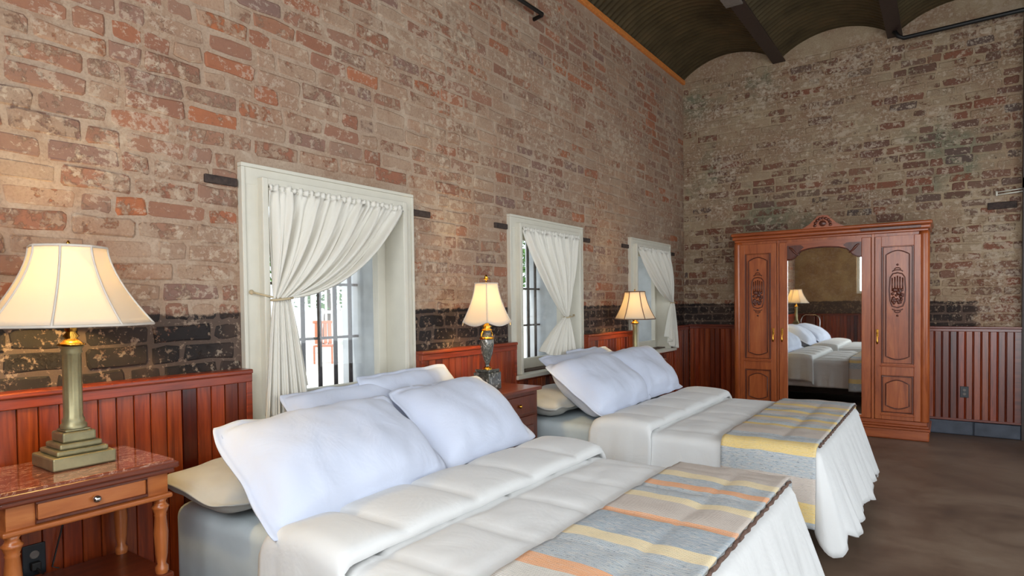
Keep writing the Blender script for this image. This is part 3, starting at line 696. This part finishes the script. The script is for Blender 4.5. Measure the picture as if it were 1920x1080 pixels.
def pillow(w_, h_, t_, fl, seed, shear=0.0, nu=48, nv=34):
    """stuffed case with pinched corners and a flat flange; lies in its own (u = y, v = z) plane, thickness along x"""
    V, F = [], []; off = Vector((seed*3.1, seed*1.7, 0)); n = (nu+1)*(nv+1)
    for side in (1, -1):
        for j in range(nv+1):
            for i in range(nu+1):
                u = -1+2*i/nu; v = -1+2*j/nv
                iu, iv = w_/2-fl, h_/2-fl; U, W = u*w_/2, v*h_/2
                bu, bv = min(1, abs(U)/iu), min(1, abs(W)/iv)
                th = max(0, (1-bu**3.6))**.5*max(0, (1-bv**3.6))**.5
                nz = noise.noise(Vector((U*4, W*4, side))+off)*.026+noise.noise(Vector((U*13, W*11, side*2))+off)*.006
                edge = 1-th
                x = side*(t_/2*th+.003)+nz*(.35+.65*min(1, th*2))+(noise.noise(Vector((U*7, W*7, 5))+off)*.022*edge)
                s = 1-.02*(1-v*v)*abs(u)**3-.05*(abs(u)*abs(v))**6; q = 1-.02*(1-u*u)*abs(v)**3-.05*(abs(u)*abs(v))**6
                V.append((x, U*s+shear*(W+h_/2), W*q))
    for s in (0, 1):
        for j in range(nv):
            for i in range(nu):
                a = s*n+j*(nu+1)+i; f = (a, a+1, a+nu+2, a+nu+1); F.append(f if s == 0 else f[::-1])
    ring = [i for i in range(nu)]+[j*(nu+1)+nu for j in range(nv)]+[nv*(nu+1)+i for i in range(nu, 0, -1)]+[j*(nu+1) for j in range(nv, 0, -1)]
    for a, b in zip(ring, ring[1:]+ring[:1]): F.append((a, b, b+n, a+n))
    return V, F
def put_pillow(w_, h_, t_, fl, seed, bottom, lean, label, group, mat=None, yaw=0, roll=0, shear=0.0):
    o = mesh('pillow', pillow(w_, h_, t_, fl, seed, shear), mat or M['pillow'], None, True)
    Mx = Matrix.Rotation(yaw, 4, 'Z') @ Matrix.Rotation(-lean, 4, 'Y') @ Matrix.Rotation(roll, 4, 'X') @ Matrix.Translation((0, 0, h_/2))
    o.matrix_world = Matrix.Translation(bottom) @ Mx
    tag(o, label, 'pillow', group); return o
MAU, CRE, BLU, ORA, DBL, SPK, YEL = (206, 194, 184), (236, 218, 180), (184, 191, 196), (236, 178, 138), (172, 182, 190), (218, 212, 204), (236, 208, 142)
r1 = [(0, MAU), (.6, BLU), (.85, CRE), (1.02, MAU), (1.2, SPK), (1.43, SPK), (1.53, ORA), (1.60, BLU), (1.80, CRE), (1.88, DBL), (2.09, ORA), (2.14, MAU), (2.31, CRE), (2.37, BLU), (2.51, ORA), (2.57, BLU), (2.67, CRE), (2.75, MAU), (3.0, BLU), (3.2, CRE)]
r2 = [(2.9, BLU), (3.24, YEL), (3.34, MAU), (3.48, BLU), (3.60, YEL), (3.70, BLU), (3.82, MAU), (4.08, YEL), (4.16, BLU), (4.24, MAU), (4.34, YEL), (4.42, BLU), (4.52, MAU), (4.62, YEL), (4.70, BLU), (4.82, MAU), (4.92, YEL), (5.00, MAU), (5.12, BLU), (5.29, MAU), (5.38, YEL), (5.43, BLU), (5.51, MAU), (5.64, YEL), (5.70, BLU)]
M['runner1'] = runner_mat('runner_peach_stripes', r1, 0.0, 4.0)
M['runner2'] = runner_mat('runner_yellow_stripes', r2, 2.0, 7.0)
def bed(y0, y1, which, seed):
    near = which == 'near'
    b = empty('bed', (.12, (y0+y1)/2, 0), 'bed with white comforter nearest the camera, beside the marble-topped nightstand' if near else 'bed with white comforter standing in front of the wardrobe', 'bed', 'matching beds along the window wall')
    def part(name, vf, mat, parent=None, smooth=True, uv=None):
        o = mesh(name, vf, mat, None, smooth, uv=uv); return adopt(o, parent or b)
    part('bed_frame', join(box(.14, 2.2, y0+.04, y1-.04, .13, .22, .01)), M['frame'], smooth=False)
    for x in (.2, 2.12):
        for y in (y0+.1, y1-.1): part('leg', box(x-.03, x+.03, y-.03, y+.03, 0, .135, .005), M['frame'], smooth=False)
    part('mattress', softbox(.115, 2.22, y0+.01, y1-.01, .21, .585, .055), M['mattress'])
    rs = random.Random(seed)
    def puff(x, y):
        e = min(1, min(y-y0, y1-y)/.10, (2.24-x)/.10) if True else 1
        s = min(seam(x, .36, .62), seam(y, .36, y0+.09)); 
        return max(0, e)*(.026*(1-math.exp(-s/.03))+.010*noise.noise(Vector((x*4+seed, y*4, 0)))+.004*noise.noise(Vector((x*13, y*11, seed))))
    V, F, UV = drape(.95, 2.24, y0-.005, y1+.005, .600, .40, .40, .50, puff, 60, 70, .05, .34, .009, .014, seed)
    c = part('comforter', (V, F), M['comforter'], uv=UV)
    m_ = c.modifiers.new('thickness', 'SOLIDIFY'); m_.thickness = .014; m_.offset = -1
    # the head end turned back on itself: a thick soft band
    xa, xb = .90, 1.33
    def puff2(x, y):
        k = (x-xa)/(xb-xa); r_ = min(1, max(0, k)/.16); q = min(1, max(0, 1-k)/.10)
        s = seam(y, .40, y0+.20)
        return -.032*(1-math.sqrt(max(0, 1-(1-r_)**2)))-.026*(1-math.sqrt(max(0, 1-(1-q)**2)))+.034*(1-math.exp(-s/.035))*math.sin(PI*min(1, max(0, k)))**.6+.006*noise.noise(Vector((x*6, y*5, seed+4)))
    V, F, UV = drape(xa, xb, y0-.028, y1+.028, .648, .40, .40, 0, puff2, 22, 80, .05, .3, .008, .02, seed+2, R=.06)
    fo = part('comforter_fold', (V, F), M['comforter'], c, uv=UV)
    m_ = fo.modifiers.new('thickness', 'SOLIDIFY'); m_.thickness = .03; m_.offset = -1
    # runner
    ru = empty('bed_runner', (2.03, (y0+y1)/2, .62), 'woven rag runner with peach, cream and blue stripes across the nearer bed' if near else 'woven rag runner with yellow, mauve and blue stripes across the farther bed', 'runner', 'striped woven bed runners')
    def puff3(x, y): return .35*puff(min(x, 2.2), y)+.012+.006*noise.noise(Vector((x*9, y*7, seed+9)))
    V, F, UV = drape(1.76, 2.262, y0-.022, y1+.022, .622, .47, .47, 0, puff3, 30, 110, .05, .3, .006, .01, seed+5, R=.062)
    wv = mesh('weave', (V, F), M['runner1'] if near else M['runner2'], None, True, uv=UV); adopt(wv, ru)
    m_ = wv.modifiers.new('thickness', 'SOLIDIFY'); m_.thickness = .010; m_.offset = -1
    ys = [y0+.0+(y1-y0)*k/60 for k in range(61)]
    fr = mesh('fringe', tube([(2.268+.003*math.sin(k*1.9), y, .617+puff3(2.2, y)*.2+.001*math.sin(k*2.7)) for k, y in enumerate(ys)], [.007+.001*math.sin(k*2.3) for k in range(61)], 7), M['fringe'], None, True); adopt(fr, ru)
    return b
BED1, BED2 = (1.31, 2.93), (3.71, 5.33)
bed(*BED1, 'near', 1); bed2 = bed(*BED2, 'far', 6)
# corner of the under-sheet showing below the far bed's comforter
V, F = [], []
for i in range(13):
    for j in range(9):
        k = j/8; a = (i/12-.5)*(1-k*.85)
        V.append((2.27+.09*k+.018*math.sin(i*1.3+k*2), 5.30+a*.36+.03*k, .36-.21*k))
for i in range(12):
    for j in range(8): q = i*9+j; F.append((q, q+1, q+10, q+9))
sh = mesh('sheet_corner', (V, F), M['blue_sheet'], None, True); adopt(sh, bed2); sh['label'] = 'blue-grey sheet corner'
m_ = sh.modifiers.new('thickness', 'SOLIDIFY'); m_.thickness = .004
G1, G2 = 'pillows on the nearer bed', 'pillows on the farther bed'
ZP = .60
put_pillow(.74, .46, .15, .02, 21, (.62, 1.60, ZP+.07), 1.47, 'flat grey pillow under the big white pillows at the near bed edge', G1, M['greysheet'], yaw=.05)
put_pillow(.74, .46, .15, .02, 22, (.62, 2.50, ZP+.07), 1.47, 'flat grey pillow hidden under the right-hand white pillows of the nearer bed', G1, M['greysheet'])
put_pillow(.80, .38, .14, .03, 23, (.46, 2.18, ZP+.13), .80, 'white pillow propped behind the left front pillow of the nearer bed', G1, yaw=-.04)
put_pillow(.80, .40, .14, .03, 24, (.43, 2.66, ZP+.13), .70, 'white pillow propped behind the right front pillow of the nearer bed', G1, yaw=.05)
put_pillow(1.02, .62, .25, .045, 1, (.98, 1.70, ZP+.035), 1.03, 'large white flanged pillow overhanging the near edge of the nearer bed', G1, yaw=.08, shear=.20)
put_pillow(.82, .60, .24, .045, 2, (.90, 2.62, ZP+.035), .98, 'white flanged pillow at the right front of the nearer bed', G1, yaw=.03, shear=.14)
put_pillow(.74, .46, .15, .02, 25, (.60, 4.08, ZP+.07), 1.47, 'flat grey pillow under the left white pillows of the farther bed', G2, M['greysheet'])
put_pillow(.80, .40, .14, .03, 26, (.48, 4.50, ZP+.12), .8, 'white pillow behind the left front pillow of the farther bed', G2)
put_pillow(.80, .40, .14, .03, 27, (.42, 5.0, ZP+.12), .75, 'white pillow behind the right front pillow of the farther bed', G2)
put_pillow(1.04, .60, .30, .04, 3, (.91, 4.26, ZP+.04), .99, 'large white flanged pillow at the left front of the farther bed', G2, yaw=.05, shear=.15)
put_pillow(.80, .58, .26, .04, 4, (.88, 5.08, ZP+.04), .92, 'white pillow at the right front of the farther bed, nearest the wardrobe', G2, yaw=-.02, shear=.15)

# ------------------------------------------------------------------ nightstands
n1 = empty('nightstand', (.32, .88, 0), 'walnut nightstand with red marble top, drawer and turned legs', 'nightstand', 'bedside nightstands')
def np_(name, vf, mat, parent=None, smooth=False, off=(.32, .88, 0)):
    o = mesh(name, vf, mat, None, smooth); return adopt(o, parent or n1)
NX0, NX1, NY0, NY1, NZ = .115, .53, .61, 1.15, .87
np_('marble_top', box(NX0, NX1-.012, NY0+.012, NY1-.012, NZ-.014, NZ, .004), M['marble'])
np_('top_moulding', join(box(NX0, NX1, NY0, NY1, NZ-.032, NZ-.010, .007), box(NX0, NX1-.012, NY0+.012, NY1-.012, NZ-.05, NZ-.0325, .006)), M['brown'])
np_('apron', join(box(NX0+.01, NX1-.03, NY0+.03, NY1-.03, .745, NZ-.05, .003), box(NX0+.01, NX1-.018, NY0+.018, NY1-.018, .728, .746, .006)), M['honey'])
dr = np_('drawer', box(NX1-.034, NX1-.022, NY0+.11, NY1-.11, .762, .815, .003), M['honey'])
np_('drawer_moulding', tube([(NX1-.026, NY0+.105, .757), (NX1-.026, NY1-.105, .757), (NX1-.026, NY1-.105, .818), (NX1-.026, NY0+.105, .818)], .008, 6, True), M['oak_dark'], dr)
np_('knob', join(lathe([(.006, 0), (.006, .004)], 10, (0, 0, 0)), ([], [])) if False else sphere((NX1-.008, .88, .789), .012, .014, .012), M['chrome'], dr, True)['label'] = 'silver knob'
legp = [(.024, 0), (.024, .05), (.014, .06), (.026, .075), (.014, .09), (.020, .11), (.026, .17), (.020, .30), (.016, .385), (.016, .395), (.024, .402), (.016, .41), (.030, .425), (.016, .44), (.022, .46), (.022, .475), (.014, .485), (.020, .52), (.024, .60), (.019, .66), (.021, .665), (.019, .67), (.026, .69), (.030, .697), (.022, .704), (.018, .715), (.026, .728)]
for x in (NX0+.04, NX1-.05):
    for y in (NY0+.05, NY1-.05): np_('leg', lathe(legp, 18, (x, y, 0)), M['honey_v'], None, True)
np_('shelf', join(box(NX0+.01, NX1-.02, NY0+.02, NY1-.02, .425, .452, .005)), M['brown'])
def cabinet(y0, y1, label):
    r_ = empty('nightstand', (.3, (y0+y1)/2, 0), label, 'nightstand', 'bedside nightstands')
    q = lambda n, vf, m, p=None, s=False: np_(n, vf, m, p or r_, s, (.3, (y0+y1)/2, 0))
    q('top', box(.105, .53, y0, y1, .825, .85, .006), M['brown']); q('body', box(.11, .50, y0+.02, y1-.02, .10, .8245, .004), M['oak_dark'])
    d_ = q('drawer', box(.501, .515, y0+.05, y1-.05, .68, .80, .004), M['oak_dark']); q('knob', sphere((.527, (y0+y1)/2, .74), .013), M['brass'], d_, True)
    d2 = q('door', box(.501, .515, y0+.05, y1-.05, .14, .66, .004), M['oak_dark']); q('knob', sphere((.527, y0+.09, .45), .013), M['brass'], d2, True)
    q('door_panel', box(.514, .522, y0+.10, y1-.10, .20, .60, .004), M['brown'], d2)
    for x in (.14, .47):
        for y in (y0+.05, y1-.05): q('foot', lathe([(.018, 0), (.028, .03), (.02, .07), (.03, .101)], 12, (x, y, 0)), M['oak_dark'], None, True)
    return r_
cabinet(3.11, 3.64, 'dark wooden nightstand between the two beds'); cabinet(5.50, 6.0, 'dark wooden nightstand behind the farther bed, under the corner lamp')

# ------------------------------------------------------------------ lamps
def bulb(parent, loc, e):
    l = bpy.data.lights.new('bulb_light', 'POINT'); l.energy = e; l.shadow_soft_size = .035; l.color = (1, .71, .27)
    o = bpy.data.objects.new('bulb_light', l); COL.objects.link(o); o.parent = parent; o.location = loc
    return o
def shade_vf(rt_, rb, h, n, scallop=0.0, bell=.5, square=0.0):
    """bell shade made of n panels; returns surface and the rib / rim paths"""
    NS = n*8; NR = 12; V, F = [], []
    def R(a, k):
        r = rt_+(rb-rt_)*((1-k)**(1+bell)); seg = (a/(2*PI/n)) % 1
        flat = math.cos(PI/n)/math.cos((seg-.5)*2*PI/n); return r*(flat*.75+.25)
    def Z(a, k):
        seg = (a/(2*PI/n)) % 1; return h*k-scallop*math.sin(PI*seg)*(1-k)**3
    for i in range(NS):
        a = 2*PI*i/NS
        for j in range(NR+1): k = j/NR; r = R(a, k); V.append((r*math.cos(a), r*math.sin(a), Z(a, k)))
    for i in range(NS):
        i2 = (i+1) % NS
        for j in range(NR): F.append((i*(NR+1)+j, i2*(NR+1)+j, i2*(NR+1)+j+1, i*(NR+1)+j+1))
    ribs = [[(R(2*PI*c/n, k/10)*1.004*math.cos(2*PI*c/n), R(2*PI*c/n, k/10)*1.004*math.sin(2*PI*c/n), h*k/10) for k in range(11)] for c in range(n)]
    rims = [[(R(2*PI*i/NS, k)*math.cos(2*PI*i/NS), R(2*PI*i/NS, k)*math.sin(2*PI*i/NS), Z(2*PI*i/NS, k)) for i in range(NS)] for k in (0, 1)]
    return (V, F), ribs, rims
def lamp_shade(root, z, rt_, rb, h, n, trim, scallop=0, bell=.5, rot=0, ribr=.004):
    s, ribs, rims = shade_vf(rt_, rb, h, n, scallop, bell)
    o = mesh('lamp_shade', s, M['shade'], root, True, (0, 0, z)); o.rotation_euler[2] = rot
    m_ = o.modifiers.new('thickness', 'SOLIDIFY'); m_.thickness = .002
    mesh('shade_ribs', join(*[tube(r, ribr, 5) for r in ribs]), trim, o, True)
    for r in rims: mesh('shade_trim', tube(r, ribr*1.3, 5, True), trim, o, True)
    mesh('shade_spider', join(*[tube([(0, 0, h-.012), (rt_*.96*math.cos(a), rt_*.96*math.sin(a), h-.004)], .002, 5) for a in (0, 2*PI/3, 4*PI/3)]), M['brass'], o)
    return o
def column_lamp(name, loc, label, zcap, base, colr, shade, trim, e, n, rot=0, group='lit table lamps'):
    r_ = empty(name, loc, label, 'lamp', group)
    zb = 0; st = []
    for (hw, h_) in base: st.append(box(-hw, hw, -hw, hw, zb, zb+h_, .006)); zb += h_+.0005
    mesh('base', join(*st), M['antique'], r_)
    nfl = 12; V, F = [], []; NS = 48
    prof = [(1.35, 0), (1.35, .012), (1.12, .02), (1.18, .028), (1.0, .04), (.97, zcap-zb-.03), (1.12, zcap-zb-.022), (1.0, zcap-zb-.012), (1.3, zcap-zb)]
    for i in range(NS):
        a = 2*PI*i/NS; fl = 1-.06*(.5+.5*math.cos(nfl*a))
        for k, (q, z) in enumerate(prof): rr_ = colr*q*(fl if 4 <= k <= 5 else 1); V.append((rr_*math.cos(a), rr_*math.sin(a), zb+z))
    m = len(prof)
    for i in range(NS):
        j = (i+1) % NS
        for k in range(m-1): F.append((i*m+k, j*m+k, j*m+k+1, i*m+k+1))
    mesh('column', (V, F), M['antique'], r_, True)
    mesh('capital', lathe([(.02, 0), (.045, .004), (.03, .015), (.018, .028), (.026, .036), (.014, .05), (.02, .056), (.02, .09), (.008, .095)], 20, (0, 0, zcap)), M['brass'], r_, True)
    z0 = shade[0]; hh = shade[3]
    mesh('harp', join(tube([(.02, 0, zcap+.07), (.05, 0, z0+.06), (.05, 0, z0+hh-.08), (0, 0, z0+hh-.01)], .002, 6), tube([(-.02, 0, zcap+.07), (-.05, 0, z0+.06), (-.05, 0, z0+hh-.08), (0, 0, z0+hh-.01)], .002, 6)), M['brass'], r_)
    mesh('finial', lathe([(.005, 0), (.009, .006), (.004, .012), (.008, .022), (.002, .034)], 12, (0, 0, z0+hh-.008)), M['brass'], r_, True)
    lamp_shade(r_, z0, shade[1], shade[2], hh, n, trim, 0, .55, rot)
    bulb(r_, (0, 0, z0+hh*.52), e); return r_
column_lamp('table_lamp', (.278, .905, .8705), 'large brass column table lamp on the marble-topped nightstand, pale ribbed shade', .42, [(.098, .045), (.080, .018), (.066, .020), (.052, .035), (.04, .008)], .030, (.495, .116, .258, .275), M['shade_trim'], 13, 8, .25)
column_lamp('table_lamp', (.305, 5.72, .8505), 'small brass column table lamp near the room corner, brown-ribbed shade', .36, [(.075, .03), (.06, .02), (.045, .02)], .023, (.405, .098, .198, .27), M['shade_trim_brown'], 9, 6, .4)
ur = empty('table_lamp', (.30, 3.315, .8505), 'grey urn table lamp with scalloped shade and gilt finial, between the beds', 'lamp', 'lit table lamps')
mesh('base', join(box(-.068, .068, -.068, .068, 0, .115, .006), box(-.060, .060, -.060, .060, .1155, .135, .005)), M['urn'], ur)
mesh('urn', lathe([(.028, .135), (.014, .150), (.012, .165), (.022, .19), (.038, .24), (.047, .30), (.046, .345), (.030, .365), (.026, .385), (.036, .395), (.02, .402)], 28), M['urn'], ur, True)
for mt in (lathe([(.034, .133), (.030, .142), (.016, .152)], 20), lathe([(.0475, .335), (.050, .342), (.0475, .35)], 24), lathe([(.037, .392), (.038, .40), (.020, .41), (.034, .42), (.014, .435), (.02, .445), (.012, .50)], 20)): mesh('gilt_mount', mt, M['gilt'], ur, True)
for s in (1, -1):
    mesh('handle', tube([(0, s*(.040+.020*math.sin(PI*k/10)), .335+.055*k/10) for k in range(11)], .006, 8), M['gilt'], ur, True)
lamp_shade(ur, .455, .086, .182, .255, 6, M['shade_trim'], .026, .6, .15, .003)
mesh('finial', join(lathe([(.006, 0), (.012, .008), (.005, .018), (.004, .03), (.014, .045), (.003, .065)], 12, (0, 0, .705)), box(-.018, .018, -.004, .004, .735, .745, .002)), M['gilt'], ur, True)
bulb(ur, (0, 0, .455+.14), 11)

# ------------------------------------------------------------------ small fittings
def outlet(name, root_loc, rz, label):
    r_ = empty(name, root_loc, label, 'outlet', 'black wall outlets', rz=rz)
    mesh('cover_plate', box(-.036, .036, -.008, 0, -.058, .058, .003), M['blackplastic'], r_)
    for z in (.02, -.02): mesh('socket', lathe([(.015, 0), (.015, .004), (.012, .005)], 14, (0, 0, 0)), M['grey_metal'], r_, False, (0, -.007, z)).rotation_euler[0] = PI/2
    return r_
outlet('wall_outlet', (2.981, PY-.022, .45), 0, 'black double outlet on the panelling right of the wardrobe')
outlet('wall_outlet', (PX+.019, .835, .50), PI/2, 'black outlet on the panelling behind the marble-topped nightstand')
cord = mesh('lamp_cord', tube([(.105, .93, .80), (.103, .935, .66), (.10, .91, .56), (.10, .885, .46), (.12, .90, .455)], .003, 6), M['black'], None, True); tag(cord, 'thin dark lamp cord hanging behind the marble-topped nightstand', 'cord')
plug = mesh('plug', join(box(.080, .11, .82, .85, .465, .495, .004), tube([(.105, .835, .475), (.13, .84, .46), (.125, .85, .455)], .004, 6)), M['black']); tag(plug, 'black plug in the outlet behind the nightstand', 'plug')
c1 = mesh('wall_rod', join(tube([(.10, 3.2, 3.77), (.10, 4.385, 3.80), (.09, 4.40, 3.80), (.0, 4.405, 3.79)], .016, 10)), M['black'], None, True); tag(c1, 'bent black rod fixed high on the brick window wall', 'rod')
c2 = mesh('conduit', tube([(2.36, 7.80, 4.262), (2.40, 7.80, 4.20), (2.45, 7.80, 4.17), (3.60, 7.80, 4.195), (4.7, 7.8, 4.21)], .022, 10), M['black'], None, True); tag(c2, 'black conduit running right from the steel beam along the far wall', 'conduit')
c3 = mesh('white_tube', join(tube([(3.235, 7.945, 2.455), (3.44, 7.945, 2.47)], .008, 8), tube([(3.235, 7.945, 2.482), (3.44, 7.945, 2.497)], .006, 8), box(3.228, 3.245, 7.93, 7.98, 2.445, 2.492, .003)), M['white_paint'], None, True); tag(c3, 'short white double tube on the brick right of the wardrobe', 'tube')
es = empty('exit_sign', (3.56, 7.86, 3.72), 'small green glowing sign at the right edge above the doorway', 'sign')
mesh('housing', box(-.12, .12, .03, .12, 0, .17, .008), M['blackplastic'], es)
tg = NT('green_sign_glow'); tg.set(Base_Color=(.05, .6, .25, 1), Emission_Color=(.1, 1, .5, 1), Emission_Strength=3.0)
mesh('lens', box(-.11, .11, .02, .031, .015, .155, .004), tg.m, es)

# ------------------------------------------------------------------ metal armchair behind the camera (seen in the mirror)
ch = empty('armchair', (.37, .10, 0), 'chrome-framed chair with brown back pad, seen in the wardrobe mirror', 'chair', rz=PI/2)
for y in (-.24, .24):
    mesh('arm_frame', tube([(.28, y, .02), (.28, y, .60), (.26, y, .64), (-.18, y, .66), (-.22, y, .60), (-.26, y, .02)], .012, 8), M['chrome'], ch, True)
    mesh('armrest', box(-.16, .26, y-.025, y+.025, .66, .685, .008), M['black'], ch)
mesh('back_hoop', tube([(-.20, -.19, .42), (-.27, -.19, .98), (-.275, -.16, 1.06), (-.28, -.10, 1.10), (-.28, .10, 1.10), (-.275, .16, 1.06), (-.27, .19, .98), (-.20, .19, .42)], .012, 8), M['chrome'], ch, True)
mesh('back_pad', box(-.285, -.245, -.09, .09, .52, 1.07, .012), M['leather'], ch)
mesh('seat', softbox(-.22, .26, -.225, .225, .41, .47, .02), M['leather'], ch, True)
mesh('seat_rail', tube([(-.2, -.24, .41), (.28, -.24, .41), (.28, .24, .41), (-.2, .24, .41)], .011, 8, True), M['chrome'], ch)

# ------------------------------------------------------------------ outside
GZ = .0
gr = mesh('yard_paving', box(-40, -.62, -20, 70, -.2, GZ), M['paving']); gr['kind'] = 'structure'
fx = -13.0
fe = empty('fence', (fx, 14, GZ), 'white picket railing across the yard outside the windows', 'fence')
pk = None
for k in range(150):
    y = -14+k*.24
    pk = link('picket', pk.data, fe, (0, y, 0)) if pk else mesh('picket', box(-.02, .02, -.03, .03, .1, 2.15, .004), M['fence'], fe, loc=(0, y, 0))
for z in (.3, 1.2, 1.95): mesh('rail', box(.02, .06, -14, 22, z, z+.09), M['fence'], fe)
for k in range(13): mesh('post', box(-.06, .06, -.06, .06, 0, 2.35, .01), M['fence'], fe, loc=(.02, -14+k*3, 0))
def tree(x, y, h, r, seed, label):
    t_ = empty('tree', (x, y, GZ), label, 'tree', 'trees beyond the fence'); rg = random.Random(seed)
    mesh('trunk', tube([(0, 0, 0), (.1, .05, h*.3), (0, .1, h*.62)], [.16, .12, .07], 8), M['bark'], t_, True)
    V, F = [], []
    for _ in range(1500):
        d = Vector((rg.gauss(0, 1), rg.gauss(0, 1), rg.gauss(0, .8))).normalized()*r*rg.uniform(.45, 1.0)
        p = Vector((0, 0, h*.66))+d; s = rg.uniform(.10, .2); a = Vector((rg.uniform(-1, 1), rg.uniform(-1, 1), rg.uniform(-.6, .6))).normalized(); b_ = a.orthogonal().normalized()
        n = len(V); V += [tuple(p-a*s), tuple(p+b_*s*.45), tuple(p+a*s), tuple(p-b_*s*.45)]; F.append((n, n+1, n+2, n+3))
    me = bpy.data.meshes.new('foliage'); me.from_pydata(V, [], F); me.materials.append(M['leaf']); link('foliage', me, t_)['kind'] = 'stuff'
tree(-16.5, 15.2, 5.0, 2.2, 1, 'leafy green tree seen through the window nearest the camera')
tree(-18, 19.5, 5.2, 2.1, 2, 'leafy green tree beyond the right part of the yard fence')
tree(-16.5, 27, 5.6, 2.2, 3, 'leafy green tree seen through the middle window')
def patio_chair(x, y, rz, label):
    c_ = empty('patio_chair', (x, y, GZ), label, 'chair', 'terracotta chairs in the yard', rz=rz)
    mesh('seat', box(-.24, .24, -.24, .24, .42, .46, .01), M['terracotta'], c_)
    mesh('backrest', join(*[box(-.25, -.22, -.22+.11*k, -.14+.11*k, .5, 1.0, .006) for k in range(4)], box(-.255, -.215, -.24, .24, 1.0, 1.07, .01)), M['terracotta'], c_)
    for sx in (-.22, .22):
        for sy in (-.22, .22): mesh('leg', box(sx-.02, sx+.02, sy-.02, sy+.02, 0, .42, .004), M['terracotta'], c_)
patio_chair(-9.6, 11.6, .6, 'terracotta patio chair in the bright yard, further right'); patio_chair(-9.9, 10.0, 2.2, 'terracotta patio chair in the bright yard, further left')
